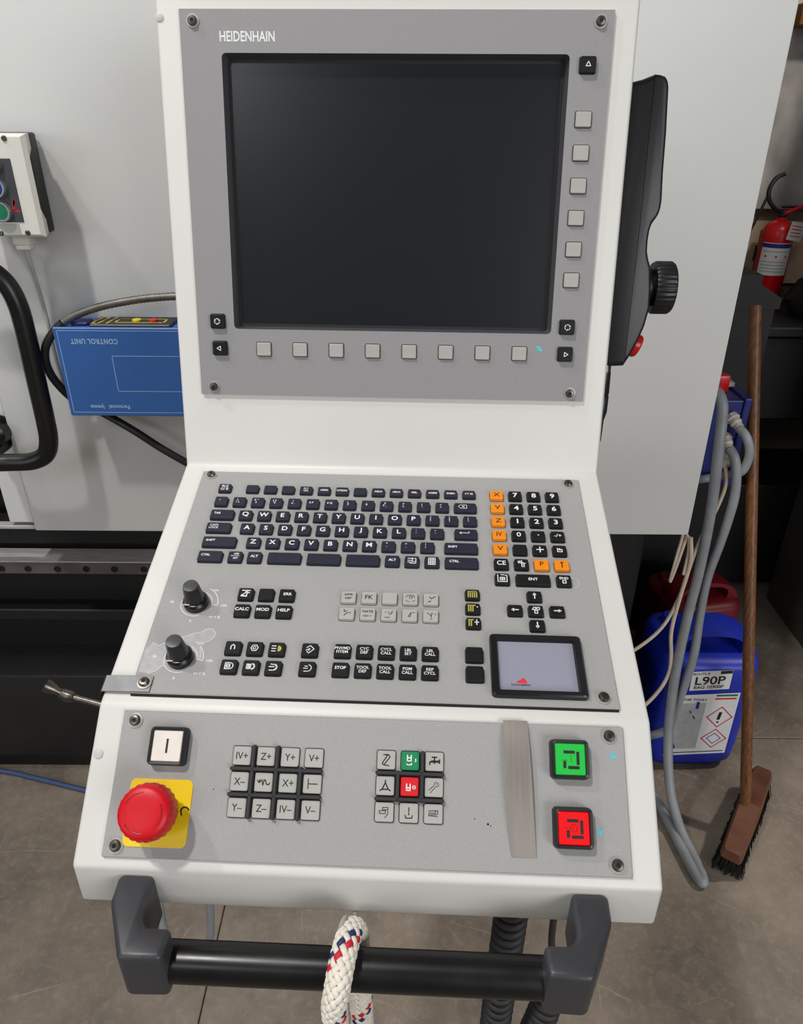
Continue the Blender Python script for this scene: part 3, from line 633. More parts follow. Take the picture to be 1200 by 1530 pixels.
# grey path keys
gx = lambda k: -28.4 + 18.7 * k
gl1 = [both(T('APPR', 2.9, 1.1, 0, 2.4), T('DEP', 2.9, 1.1, 0, -1.6)), T('FK', 6.2, 1.0), None, S([[(-0.9, 0.2), (-0.6, 0.8), (0.6, 0.8), (0.9, 0.2)], [(-0.2, 0.5), (0.4, 0.5), (0.4, 0), (-0.2, 0), (-0.2, 0.5)], [(-0.9, -0.6), (-0.2, -0.9)], [(0.5, -0.9), (0.9, -0.5)]], 0.55, 4.4), S([[(-0.3, 0.5), (0, 0.1)], [(0, 0), (0.9, 0.6)], [(-0.6, -0.8), (0, -0.6)]], 0.8, 4.4)]
gl2 = [S([[(-0.6, 0.9), (-0.5, 0.3), (0.1, 0.6)], [(-0.5, -0.6), (0, 0), (0.8, 0.1)]], 0.7, 4.4), both(T('NATE', 3.2, 1.1, 0, 2.4), T('NO Y', 2.6, 1.1, 0, -2.6)), S([[(-0.7, 0.4), (-0.6, 0.5)], [(-0.1, 0.5), (0.1, 0.4)], [(0.7, 0.8), (0.6, 0.2), (0.1, -0.1)], [(-0.7, -0.8), (0.2, -0.8)]], 0.7, 4.4), S([[(0.3, 0.6), (-0.3, -0.4), (0.1, -0.5), (0.3, 0.6)], [(0.6, 0.5), (1, 0.6)]], 0.6, 4.4), S([[(-0.7, 0.6), (0.1, -0.1), (0.3, 0.7)], [(0.1, -0.1), (0.1, -0.5)], [(-0.1, -0.9), (0.3, -0.9)], [(0.8, 0.3), (1, 0.2)]], 0.7, 4.4)]
for k in range(5):
    place(kbd, 'path_key', keycap(13.8, 13.2, 3.2, gl1[k], 0.35), gx(k), 165.4, GK); place(kbd, 'path_key', keycap(13.8, 13.2, 3.2, gl2[k], 0.35), gx(k), 183.7, GK)
bl1 = ['PNVMD\nFITEM', 'CYC\nDEF', 'CYCL\nCALL', 'LBL\nSET', 'LBL\nCALL']; bl2 = ['STOP', 'TOOL\nDEF', 'TOOL\nCALL', 'PGM\nCALL', 'REP\nCYCL']
for k in range(5):
    place(kbd, 'cycle_key', keycap(14, 13.2, 3.8, T(bl1[k], 3.7, 1.0, 0, 0.3)), gx(k), 223.1, BK); place(kbd, 'cycle_key', keycap(14, 13.2, 3.8, T(bl2[k], 3.7, 1.0, 0, 0.3 if '\n' in bl2[k] else 1.2)), gx(k), 241.5, BK)
# left groups
lx = (-122.4, -103.7, -84.8)
i1 = S([[(-0.8, 0.8), (0, 0.8), (0, 0.2), (-0.8, -0.5), (0, -0.7)], [(0.3, 0.9), (0.3, -0.8)], [(0.3, 0.7), (0.9, 0.8)], [(0.3, 0.1), (0.8, 0.2)], [(-0.9, -0.7), (0.2, -0.8)]], 1.0, 4.2)
for x, lg in zip(lx, (i1, None, T('ERR', 3.8, 1.1, 1, 0.6))): place(kbd, 'function_key', keycap(14, 13.2, 3.8, lg), x, 165.6, BK)
for x, t in zip(lx, ('CALC', 'MOD', 'HELP')): place(kbd, 'function_key', keycap(14, 13.2, 3.8, T(t, 4.2, 1.1, 0, 1.0)), x, 184, BK)
man = S([[(-0.4, -0.5), (-0.4, 0.3), (0, 0.7), (0.4, 0.3), (0.4, -0.4)]], 0.9, 4)
whl = S([arc(0, 0, 0.75, 0, 360, 6), arc(0, 0, 0.3, 30, 330, 7)], 0.7, 4.2)
def dsh(b, z, mi=3):
    pass
half = lambda: [[(-0.8, 0.6), (0, 0.6)], [(-0.8, 0), (0, 0)], [(-0.8, -0.6), (0, -0.6)]]
YK = ['blackkey', 'ink_w', 'rim', 'ink_y']
sgl = both(S(half(), 0.8, 4.2, -0.6), S([arc(0.3, 0, 0.6 * q, -80, 80, 8) for q in (1, 0.75, 0.5, 0.25)], 0.8, 4.2, 0, 0, 3))
for x, lg, m_ in zip(lx, (man, whl, sgl), (BK, BK, YK)): place(kbd, 'mode_key', keycap(14, 13.2, 3.8, lg), x, 223.6, m_)
m1 = S([[(-0.7, 0.7), (0.2, 0.7)], arc(0.2, 0, 0.7, 90, -90, 8), [(0.2, -0.7), (-0.7, -0.7), (-0.7, 0.7)], [(-0.4, 0.35), (0.25, 0.35), (0.25, -0.35), (-0.4, -0.35), (-0.4, 0.35)], [(-0.2, 0), (0.1, 0)]], 0.8, 4.2)
m2 = S([[(-0.8, 0.5), (0, 0.5), (0, -0.5), (-0.8, -0.5), (-0.8, 0.5)], [(-0.5, 0.4), (-0.5, -0.4)], [(-0.25, 0.4), (-0.25, -0.4)], arc(0.1, 0, 0.7, 75, -75, 8), arc(0.1, 0, 0.55, 75, -75, 8)], 0.8, 4.2)
m3_ = S([[(-0.5, 0.7), (0, 0.6)], [(-0.8, 0.1), (0.2, 0.1)], [(-0.7, -0.7), (0.1, -0.7)], arc(0.1, 0, 0.7, 80, -90, 8), arc(0.1, 0, 0.55, 70, -70, 8)], 0.8, 4.2)
for x, lg in zip(lx, (m1, m2, m3_)): place(kbd, 'mode_key', keycap(14, 13.2, 3.8, lg), x, 242, BK)
e1 = S([[(0.1, 0.9), (0.9, 0.1), (-0.1, -0.9), (-0.5, -0.5)], [(-0.6, 0.4), (0.1, 0.9)], [(-0.7, -0.2), (0.1, 0.2)], [(0.1, 0.2), (-0.2, -0.3)]], 0.7, 4.2)
e2 = S([[(-0.5, 0.4), (0.1, 0.4)], [(-0.7, -0.1), (0.1, -0.1)], [(-0.6, -0.8), (0.1, -0.8)], arc(0.1, 0, 0.8, 75, -90, 8)], 0.7, 4.0)
place(kbd, 'mode_key', keycap(14, 13.2, 3.8, e1), -56.4, 223.4, BK); place(kbd, 'mode_key', keycap(14, 13.2, 3.8, e2), -56.3, 241.7, BK)
# override knobs
def knob():
    b = nb()
    lathe(b, [(0.0112, 0), (0.0112, 0.0052), (0.0096, 0.0075), (0.0086, 0.0078)], 28, 0)
    lathe(b, [(0.0090, 0.0070), (0.0072, 0.0235), (0.0068, 0.0252)], 40, 0, rad=lambda i, n, r, z: 1.0 - 0.05 * (i % 4 == 0) * (z < 0.0245))
    lathe(b, [(0.0068, 0.0250), (0.0064, 0.0262), (0.0045, 0.0266)], 28, 1)
    return b
kb = pobj('override_knob', knob(), ['knob', 'knobtop'], kbd, -166.1, 175.7, PLZ, True)
b = nb(); box(b, (-0.0055, -0.0082, 0.0085), (0.006, 0.0012, 0.0012), 0.0004, 1); o = link('pointer', b, 'wear_edge', kb)
k2 = dupkey(kb, -166.0, 233.8); o2 = o.copy(); C.objects.link(o2); o2.parent = k2
for s, r in ((175.7, 14.0), (233.8, 14.0)):
    b = nb(); strokes(b, [arc(0, 0, r * mm, 165, 290, 20), arc(0, 0, r * mm, 0, 62, 12), arc(0, 0, (r + 5.2) * mm, -6, 62, 12), [(r * mm, 0), ((r + 5.2) * mm, -0.002)]], 0.0007, 0.0001, 0)
    for t, x, y in (('50', -22.5, 1), ('0', -1, -19.5), ('100', 14.5, 15.5), ('150', 25.5, -1.5), ('W F %', 19.5, -14.5)): text(b, t, 3.4 * mm, x * mm, y * mm, 0.0001, 0, 1.1)
    pobj('dial_scale', b, ['ink_w'], kbd, -166, s, PLZ)
wp = [(-198, 248), (-198.5, 227), (-194, 219), (-188, 222), (-181, 217), (-176, 214), (-168, 212), (-160, 208), (-155, 207), (-150, 203), (-145, 203), (-141, 208), (-143, 214), (-148, 217), (-153, 219), (-150, 226), (-149, 234), (-152, 235), (-154, 228), (-160, 224), (-168, 219), (-173, 224), (-177, 234), (-179, 241), (-184, 247), (-190, 249.5)]
b = nb(); f = bm_f = b.faces.new([b.verts.new((x * mm, -s * mm, 0.00005)) for x, s in wp]); strokes(b, [[(x * mm, -s * mm) for x, s in wp[2:]]], 0.0009, 0.0001, 1)
pobj('worn_patch', b, ['wear', 'wear_edge'], kbd, 0, 0, PLZ)
# touch pad
b = nb(); pc = (136.2, 231.8)
loft(b, [rz_ring(0.0782, 0.0598, 0.0035, 0), rz_ring(0.0778, 0.0594, 0.0035, 0.0045), rz_ring(0.0755, 0.0571, 0.003, 0.0058), rz_ring(0.0660, 0.0500, 0.001, 0.0052), rz_ring(0.0640, 0.0480, 0.0008, 0.0012)], 0, True, False)
pad = pobj('touch_screen', b, ['blackgloss'], kbd, pc[0], pc[1], PLZ, True)
b = nb(); loft(b, [rz_ring(0.0642, 0.0482, 0.0008, 0.0006), rz_ring(0.0642, 0.0482, 0.0008, 0.0014)], 0)
lg = [(-0.0185, -0.0162), (-0.017, -0.0142), (-0.0150, -0.0135), (-0.0125, -0.0112), (-0.0105, -0.0128), (-0.0095, -0.0145), (-0.0095, -0.0165)]
f = b.faces.new([b.verts.new((x, y, 0.0015)) for x, y in lg]); f.material_index = 1
text(b, 'SWAHBERN', 2.6 * mm, -0.0148, -0.0180, 0.0015, 2, 1.15)
link('pad_screen', b, ['lcd', 'red_logo', 'ink_k'], pad)

# ================================================= operating panel
pobj('face_plate', plate(-0.2, 107.8), ['plate'], opp)
screws(opp, ((-189.6, 7.4), (188.4, 6.9), (-190, 99.6), (189, 99.1)))
def sqkey(lg, x, s, m_, name='jog_key', label=None): return place(opp, name, keycap(14.4, 14.2, 2.2, lg, 0.55, 0.3, 1.4, 0.4), x, s, m_, label)
ax = lambda k: -100.0 + 18.95 * k
wave = S([[(-1.1, 0.3), (-0.8, -0.1), (-0.7, 0.4)], [(-0.7, 0), (-0.4, 0.3)], [(-0.3, 0.4), (-0.1, -0.5), (0.1, 0.4), (0.35, 0.3), (0.5, -0.3), (0.9, -0.4), (1.1, -0.1)]], 0.8, 4.4)
tee = S([[(-0.7, 0.8), (-0.7, -0.8)], [(-0.7, 0), (0.9, 0)]], 0.75, 4.4)
rows = [['IV+', 'Z+', 'Y+', 'V+'], ['X-', wave, 'X+', tee], ['Y-', 'Z-', 'IV-', 'V-']]
for r_, row in enumerate(rows):
    for k, t in enumerate(row):
        lg = T(t.replace('-', '\u2013'), 7.2, 0.92, 0, 0, bold=0.006) if isinstance(t, str) else t
        sqkey(lg, ax(k), (31.5, 50.5, 69.4)[r_], GK)
m_a = S([arc(0.2, 0.5, 0.4, 130, 0, 6) + [(0.6, 0.5), (-0.35, -0.75), (-0.6, -0.7), (-0.62, -0.45), (0.2, 0.8)], [(-0.5, 0.85), (0.2, 0.9)], [(-0.3, -0.8), (0.5, -0.9)]], 0.8, 4.6)
m_b = both(S([[(-0.5, 0.9), (-0.5, 0), (0.15, 0), (0.15, 0.9)], [(-0.5, 0.5), (0.15, 0.5)], [(-0.6, -0.55), (-0.3, -0.65), (0.2, -0.6), (0.25, -0.4)], [(0.9, 0.3), (0.95, 0), (0.85, -0.1)]], 0.9, 4.6))
tap = S([[(-0.4, 0.75), (0.4, 0.75)], [(0, 0.75), (0, 0)], [(-0.8, -0.5), (-0.8, -0.1), (-0.4, 0.1), (0.9, 0.1)], [(-0.5, -0.05), (0.8, -0.05)], [(0.9, 0.35), (0.9, -0.25)], [(0, 0), (0, -0.3)]], 1.1, 4.4)
fan = S([[(0, 0.9), (0, 0.5)], [(0, 0.5), (-0.5, -0.5)], [(0, 0.5), (0.5, -0.5)], [(-0.5, -0.55), (-0.9, -0.8)], [(0.5, -0.55), (0.9, -0.8)], [(-0.4, -0.6), (0.4, -0.6)]], 1.0, 4.4)
m_e = both(S([[(-0.5, 0.4), (-0.5, -0.6), (0.1, -0.6), (0.1, 0.4)], [(-0.5, -0.2), (0.1, -0.2)], arc(0.75, -0.1, 0.22, 0, 360, 8)], 0.9, 4.6))
gun = S([[(-0.9, -0.5), (0, 0.3)], [(-0.6, -0.9), (0.3, 0.1)], [(0, 0.3), (0.2, 0.9), (0.5, 0.8)], [(0.3, 0.1), (0.7, 0.2), (0.9, 0.5)], [(0.4, 0.5), (0.8, 0.8)]], 0.45, 4.4)
tools = S([[(-0.8, 0.2), (0.2, 0.2), (0.2, -0.25), (-0.8, -0.25), (-0.8, 0.2)], [(-0.3, 0.7), (0.6, 0.7), (0.6, 0.35), (-0.3, 0.35), (-0.3, 0.7)], [(0.6, 0.2), (0.6, -0.3), (0.1, -0.9)]], 0.55, 4.6)
drip = S([[(0, 0.8), (0, 0.2)], [(0, 0), (0, -0.3)], [(-0.6, -0.4), (-0.5, -0.8), (0.5, -0.8), (0.6, -0.4)]], 0.8, 4.6)
chip = S([[(-0.8, 0.4), (0.3, 0.5), (0.3, 0.1), (-0.7, 0.1), (-0.8, -0.3), (0.7, -0.4)], [(0.3, 0.4), (0.7, 0.5), (0.7, 0)], [(-0.5, -0.15), (0.6, -0.1)]], 0.55, 4.6)
for k, (lg, m_, lb) in enumerate(((m_a, GK, None), (m_b, ['green', 'ink_w', 'rim'], 'green key with white symbol'), (tap, GK, None), (fan, GK, None), (m_e, ['redkey', 'ink_w', 'rim'], 'red key with white symbol'), (gun, GK, None), (tools, GK, None), (drip, GK, None), (chip, GK, None))):
    sqkey(lg, 13.7 + 18.8 * (k % 3), 30.9 + 18.85 * (k // 3), m_, 'machine_key', lb)
def rib(x0, s0, x1, s1):
    b = nb(); L_ = math.hypot(x1 - x0, s1 - s0) * mm
    if abs(x1 - x0) > abs(s1 - s0): wx, wy = L_, 0.0034
    else: wx, wy = 0.0034, L_
    loft(b, [rz_ring(wx, wy, 0.0012, 0), rz_ring(wx - 0.0004, wy - 0.0006, 0.0011, 0.0042), rz_ring(wx - 0.0018, wy - 0.0018, 0.0006, 0.0050)], 0)
    return pobj('guard_rib', b, ['rubber'], opp, (x0 + x1) / 2, (s0 + s1) / 2, PLZ, True)
for q in ((-108.3, 41.1, -35.6, 41.1), (-108.3, 60.0, -35.6, 60.0), (-90.7, 23, -90.7, 77.5), (-71.8, 23, -71.8, 77.5), (-52.8, 38.3, -52.8, 77.5), (5.6, 40.3, 59.3, 40.3), (5.6, 59.2, 59.3, 59.2), (23.2, 38.4, 23.2, 61.3), (42.0, 23.2, 42.0, 61.5)): rib(*q)
def lamp_button(x, s, lensmat, lg, label, name='lit_button'):
    b = nb()
    loft(b, [rz_ring(0.0296, 0.0296, 0.0034, 0), rz_ring(0.0290, 0.0290, 0.0036, 0.0080), rz_ring(0.0270, 0.0270, 0.003, 0.0100), rz_ring(0.0240, 0.0240, 0.0012, 0.0094), rz_ring(0.0236, 0.0236, 0.001, 0.0060)], 0)
    o = pobj(name, b, ['black'], opp, x, s, PLZ, True, label, 50)
    b = nb(); loft(b, [rz_ring(0.0233, 0.0233, 0.001, 0.0060), rz_ring(0.0233, 0.0233, 0.001, 0.0080), rz_ring(0.0220, 0.0220, 0.001, 0.0084)], 0)
    lg(b, 0.0085); link('lens', b, [lensmat, 'ink_k', 'estopmark'], o)
door = [[(-0.5, 0.62), (0.34, 0.62)], [(0.70, 0.58), (0.70, -0.38)], [(0.72, -0.72), (-0.12, -0.72)], [(-0.52, -0.70), (-0.52, -0.26)]]
lamp_button(155.8, 25.6, 'lens_g', both(S(door, 2.3, 8.4), S([[(0, 0.35), (0.1, 0.25), (0.05, -0.1), (0.15, -0.3)], [(-0.75, -0.1), (-0.3, -0.1)]], 0.3, 8.4)), 'green lit push button')
lamp_button(156.4, 74.6, 'lens_r', both(S(door, 2.3, 8.4), S([arc(0, 0, 0.3, 0, 360, 12), [(-0.8, 0.02), (-0.3, 0)], [(-0.1, -0.05), (0.05, 0.1)]], 0.5, 8.4, 0, 0, 2)), 'red lit push button')
lamp_button(-158.6, 26.4, 'lens_w', S([[(0, 0.7), (0, -0.7)]], 1.7, 6.8), 'white push button with black bar', 'push_button')
# emergency stop
b = nb(); loft(b, [rz_ring(0.0490, 0.0488, 0.0045, 0, 6), rz_ring(0.0490, 0.0488, 0.0045, 0.0008, 6)], 0)
strokes(b, [arc(0.0206, 0.0015, 0.0032, 20, 140, 8) + [(0.0175, 0.002), (0.0185, -0.001)]], 0.0012, 0.00095, 1)
plt = pobj('stop_plate', b, ['yellow', 'ink_brown'], opp, -160.9, 75.4, PLZ, False, 'yellow plate')
b = nb(); lathe(b, [(0.0150, 0.0005), (0.0150, 0.012), (0.0125, 0.013), (0.0125, 0.019)], 32, 0); 
es = pobj('emergency_stop', b, ['black'], opp, -160.4, 74.2, PLZ, True)
b = nb()
lathe(b, [(0.0135, 0.0165), (0.0190, 0.0170), (0.0206, 0.0190), (0.0208, 0.0290), (0.0200, 0.0330), (0.0188, 0.0352)], 96, 0, rad=lambda i, n, r, z: 1.0 - (0.028 if (i % 4) < 2 else 0.0) * (0.018 < z < 0.0345))
lathe(b, [(0.0190, 0.0348), (0.0178, 0.0364), (0.0155, 0.0373), (0.0105, 0.0380), (0.002, 0.0382)], 48, 0)
def raised(lines, wd):
    for ln in lines:
        t = [(x, y, 0.0374 + 0.0007 * (1 - (math.hypot(x, y) / 0.0150) ** 2)) for x, y in ln]
        tube(b, t, wd, 6, 1)
raised([arc(0, 0, 0.0142, a, a + 62, 10) for a in (95, 215, 325)], 0.00055)
link('mushroom_cap', b, ['estop', 'estopmark'], es, True, 40)
# bent steel strip
b = nb(); rings = []
for i in range(15):
    t = i / 14; s = -2.5 + 99 * t; x0 = 105.3 + 5.2 * t ** 1.3; x1 = 124.6 + 4.4 * t ** 1.2; z = 0.6 + 5.0 * math.sin(PI * t ** 0.75)
    rings.append([(x0 * mm, -s * mm, z * mm), (x1 * mm, -s * mm, z * mm), (x1 * mm, -s * mm, (z - 0.5) * mm), (x0 * mm, -s * mm, (z - 0.5) * mm)])
loft(b, rings); pobj('steel_strip', b, ['steel'], opp, 0, 0, PLZ, True)
fleck(opp, 190.5, 21.6, [(-4, 2.6), (-2.4, 1.2), (0, 1.8), (2.6, 1), (3, -1.2), (1, -2.4), (-1.4, -1.4)]); fleck(opp, 177.2, 76.2, [(-1.5, 2), (0, 1), (2.6, 2.2), (1.8, -1), (1.6, -3), (-1.8, -2.4)])
b = nb(); 
for x, s, r in ((93, 74.5, 0.9), (95, 75.6, 0.5), (83, 71, 0.5), (-120, 57, 0.5)): lathe(b, [(r * mm, 0), (r * mm * 0.6, 0.0002)], 7, 0, (x * mm, -s * mm, 0))
pobj('dirt_specks', b, ['hole'], opp, 0, 0, PLZ)

# ------------------------------------------------------------------ handwheel pendant on the console's right side
pen = thing('handwheel_pendant', 'black handheld handwheel pendant hanging on the right side of the console', 'handwheel', matrix=MM @ Matrix.Translation((0.235, -0.18, -0.08)))
def ppart(name, bm, m, parent=pen, smooth=True, ang=40):
    for v in bm.verts: v.co -= Vector((0.235, -0.18, -0.08))
    return link(name, bm, m, parent, smooth, ang)
SEAM = [(253.6, 38.5), (253.0, 180), (251.0, 321), (254.1, 38.3), (253.5, 180), (251.5, 319.5)]
def shell(pl, z0, z1, bev):
    b = nb(); prism(b, [(x * mm, -s * mm) for x, s in pl], z0, z1); bmesh.ops.recalc_face_normals(b, faces=b.faces[:])
    seam = lambda v: any(abs(v.co.x / mm - x) < 0.3 and abs(-v.co.y / mm - s) < 0.3 for x, s in SEAM)
    bmesh.ops.bevel(b, geom=[e for e in b.edges if e.calc_face_angle(0) > 0.2 and not (seam(e.verts[0]) and seam(e.verts[1]))], offset=bev, segments=4, affect='EDGES', profile=0.5); return b
ppart('back_shell', shell([(223.6, 47), (243, 42.5), (253.6, 38.5), (253.0, 180), (251.0, 321), (234, 322), (223.6, 319)], -0.118, -0.045, 0.006), 'pendant')
fr_ = [(254.1, 38.3), (262, 39), (267, 42), (269, 50), (271.3, 91), (272.3, 128), (273.8, 153), (273.3, 163), (270.6, 170), (266.2, 175), (264.4, 183), (263.8, 193), (264.2, 203), (266.4, 211), (269.6, 219), (272, 240), (272.8, 260), (269.5, 278), (264.5, 293), (257.5, 309), (251.5, 319.5), (253.5, 180)]
ppart('front_shell', shell(fr_, -0.118, -0.045, 0.004), 'pendant')
b = nb(); ax3 = axis3((1, 0, 0))
lathe(b, [(0.0195, 0), (0.0215, 0.004), (0.0205, 0.008), (0.0185, 0.0145)], 40, 0, (0.2695, -0.2385, -0.082), ax3)
lathe(b, [(0.0262, 0), (0.0280, 0.003), (0.0280, 0.019), (0.0262, 0.0215), (0.012, 0.022)], 128, 0, (0.2815, -0.2385, -0.082), ax3, rad=lambda i, n, r, z: 1.0 - 0.045 * ((i % 4) < 2) * (0.002 < z < 0.0205))
ppart('handwheel', b, 'pendant')
b = nb(); a3 = axis3((0.93, -0.38, 0)); lathe(b, [(0.0095, -0.004), (0.0095, 0.004), (0.0125, 0.0042), (0.0128, 0.0095), (0.0115, 0.0118), (0.004, 0.0125)], 28, 0, (0.2605, -0.2975, -0.072), a3); ppart('stop_button', b, 'extred')
b = nb(); dn = axis3((0, -1, 0)); lathe(b, [(0.0072, 0), (0.0072, 0.008)], 20, 0, (0.2325, -0.3205, -0.056), dn)
lathe(b, [(0.0076, 0.008), (0.0076, 0.032), (0.0068, 0.033), (0.0076, 0.034), (0.0072, 0.052), (0.0045, 0.062), (0.0036, 0.085)], 20, 1, (0.2325, -0.3205, -0.056), dn); ppart('cable_gland', b, ['screw', 'pendant'])
b = nb(); tube(b, smoothpath([(0.2325, -0.40, -0.056), (0.2305, -0.44, -0.064), (0.2262, -0.50, -0.09), (0.215, -0.56, -0.11), (0.19, -0.60, -0.13)], 6), 0.0036, 8); ppart('cable', b, 'pendant')
b = nb(); box(b, (0.2232, -0.13, -0.083), (0.0012, 0.05, 0.04), 0.0003, 1); ppart('holder_plate', b, 'strap')

# ------------------------------------------------------------------ nozzle at the left edge
def cw(x, y, z): return ROOT @ Vector((x, y - 0.8146, z))
nz = thing('coolant_nozzle', 'small jointed metal nozzle pipe sticking out left of the console', 'nozzle', cw(-0.2235, 0.4830, 1.075))
def npart(name, bm, m, parent=nz):
    for v in bm.verts: v.co -= nz.location
    return link(name, bm, m, parent, True, 45)
A_, B_, C_ = cw(-0.2225, 0.4815, 1.075), cw(-0.281, 0.4925, 1.081), cw(-0.2975, 0.4920, 1.093)
b = nb(); tube(b, [A_.lerp(B_, t / 5) for t in range(6)], 0.0028, 12); npart('pipe', b, 'screw')
b = nb(); tube(b, [B_.lerp(A_, 0.12), B_.lerp(A_, 0.06), B_, B_.lerp(C_, 0.3)], 0, 14, 0, lambda i, n: (0.0038, 0.0052, 0.0056, 0.004)[i]); npart('ball_joint', b, 'screw')
d = (C_ - B_).normalized(); b = nb(); m3 = axis3(d)
lathe(b, [(0.0030, -0.014), (0.0034, 0), (0.0056, 0.006), (0.0056, 0.011), (0.0036, 0.011), (0.0034, 0.006)], 20, 0, B_ + d * 0.010, m3); lathe(b, [(0.0034, 0.0068), (0.001, 0.0069)], 20, 1, B_ + d * 0.010, m3); npart('tip', b, ['screw', 'hole'])

# ------------------------------------------------------------------ rope over the grab handle
rope = thing('braided_rope', 'white braided rope with red and blue flecks draped over the black handle bar', 'rope', cw(-0.014, 0.306, 1.0045))
RR = 0.0093; hr = 0.0144 + RR + 0.0008
rp_ = []
for i in range(26): rp_.append((-0.0150 - 0.0015 * (1 - i / 25), -hr - 0.001 * (1 - i / 25), -0.26 + 0.26 * i / 25))
for i in range(1, 16):
    a = PI - PI * i / 16; rp_.append((-0.0150 + 0.011 * (i / 16), hr * math.cos(a), hr * math.sin(a)))
for i in range(26): rp_.append((-0.004 + 0.004 * i / 25, hr - 0.004 * i / 25, -0.24 * i / 25))
CP = smoothpath([ROOT.to_3x3() @ (Vector(p) + Vector((0.014, 0, 0))) for p in rp_], 5)
# even arc-length resampling
L = [0.0]
for a, c in zip(CP, CP[1:]): L.append(L[-1] + (c - a).length)
NS = 620; RS = []; j = 0
for i in range(NS):
    t = L[-1] * i / (NS - 1)
    while j < len(L) - 2 and L[j + 1] < t: j += 1
    RS.append(CP[j].lerp(CP[j + 1], (t - L[j]) / max(1e-9, L[j + 1] - L[j])))
FR = frames(RS); NC = 8; PITCH = 0.054
def strand(d_, k):
    b = nb(); cs = []; nr = []
    for i in range(NS):
        ph = 2 * PI * (L[-1] * i / (NS - 1)) / PITCH
        a = d_ * ph + 2 * PI * k / NC + (0 if d_ > 0 else PI / NC); t, u, v = FR[i]; n = u * math.cos(a) + v * math.sin(a)
        c = math.cos(8 * (ph - PI / 16)); c = max(-1, min(1, 1.6 * c))
        cs.append(RS[i] + n * (RR - 0.0016 + 0.00075 * d_ * c)); nr.append(n)
    rings = []
    for i in range(NS):
        t = (cs[min(i + 1, NS - 1)] - cs[max(i - 1, 0)]).normalized(); n = (nr[i] - t * nr[i].dot(t)).normalized(); q = t.cross(n)
        rings.append([cs[i] + q * (0.00225 * math.cos(2 * PI * m / 8)) + n * (0.00115 * math.sin(2 * PI * m / 8)) for m in range(8)])
    loft(b, rings); return b
for d_ in (1, -1):
    for k in range(NC): link('strand', strand(d_, k), 'rope_b' if (d_ == 1 and k == 0) else 'rope_r' if (d_ == 1 and k == 1) else 'rope_w', rope, True, 80)
b = nb(); tube(b, RS[::6], RR - 0.0042, 8); link('core', b, 'rope_w', rope, True)

# ------------------------------------------------------------------ coiled cable under the console
def coilpts(c, r, pitch, n=18):
    c = smoothpath(c, 12); ll = [0.0]
    for a, q in zip(c, c[1:]): ll.append(ll[-1] + (q - a).length)
    N_ = int(ll[-1] / pitch * n); out = []; rs = []; j = 0
    for i in range(N_):
        t = ll[-1] * i / (N_ - 1)
        while j < len(ll) - 2 and ll[j + 1] < t: j += 1
        rs.append((c[j].lerp(c[j + 1], (t - ll[j]) / max(1e-9, ll[j + 1] - ll[j])), t))
    F_ = frames([p for p, _ in rs])
    for (p, t), (tt, u, v) in zip(rs, F_):
        a = 2 * PI * t / pitch; out.append(p + (u * math.cos(a) + v * math.sin(a)) * r)
    return out
b = nb()
c1 = coilpts([cw(0.121, 0.386, 1.03), cw(0.120, 0.386, 0.93), cw(0.1185, 0.386, 0.80), cw(0.118, 0.386, 0.68)], 0.0112, 0.0112)
c2 = coilpts([cw(0.148, 0.386, 0.68), cw(0.153, 0.387, 0.74), cw(0.163, 0.390, 0.80), cw(0.170, 0.396, 0.84)], 0.0112, 0.0088)
tube(b, c1, 0.0037, 8); tube(b, c2, 0.0037, 8)
tube(b, smoothpath([c1[-1], cw(0.120, 0.386, 0.655), cw(0.134, 0.386, 0.640), cw(0.148, 0.386, 0.655), c2[0]], 6), 0.0033, 8)
tube(b, smoothpath([c2[-1], cw(0.171, 0.400, 0.858), cw(0.1635, 0.402, 0.885), cw(0.161, 0.402, 0.94), cw(0.161, 0.402, 1.03)], 6), 0.0033, 8)
o = link('coiled_cable', b, 'rubber', None, True, 60); tag(o, 'black coiled cable hanging below the console near the right handle bracket', 'cable')

# ------------------------------------------------------------------ right side: electrical box, hoses
eb = thing('junction_box', 'dark blue electrical box with cream cable glands on the machine side wall', 'electrical box', (0.68, 1.55, 0.80))
def epart(name, bm, m, parent=eb, smooth=False):
    for v in bm.verts: v.co -= eb.location
    return link(name, bm, m, parent, smooth)
b = nb(); box(b, (0.6705, 1.56, 0.903), (0.128, 0.12, 0.20), 0.003, 2); epart('case', b, 'ebox')
b = nb(); box(b, (0.7415, 1.56, 0.905), (0.016, 0.13, 0.208), 0.003, 2); epart('lid', b, 'ebox')
b = nb(); box(b, (0.727, 1.60, 1.012), (0.03, 0.05, 0.012), 0.003, 1); epart('lid_flange', b, 'tape')
b = nb(); box(b, (0.700, 1.565, 1.022), (0.036, 0.03, 0.038), 0.004, 2); epart('red_switch', b, 'extred', smooth=True)
for p, dd in (((0.713, 1.498, 0.967), (0.35, -1, -0.5)), ((0.7085, 1.498, 0.920), (0.1, -1, -0.6)), ((0.714, 1.498, 0.880), (0, -1, -0.7))):
    b = nb(); m3 = axis3(dd); lathe(b, [(0.013, -0.003), (0.015, 0.008), (0.012, 0.010), (0.0125, 0.02), (0.0095, 0.024), (0.0095, 0.032)], 16, 0, p, m3, rad=lambda i, n, r, z: 1 - 0.06 * (i % 2) * (z < 0.02)); epart('cable_gland', b, 'gland', smooth=True)
def cable(name, pts, r, m, label, k=8):
    grp = {'grey_hose': 'grey hoses at the dark blue electrical box', 'cream_cable': 'cream cables at the machine corner'}.get(name)
    b = nb(); tube(b, smoothpath(pts, k), r, 12); o = link(name, b, m, None, True, 60); return tag(o, label, 'cable', grp)
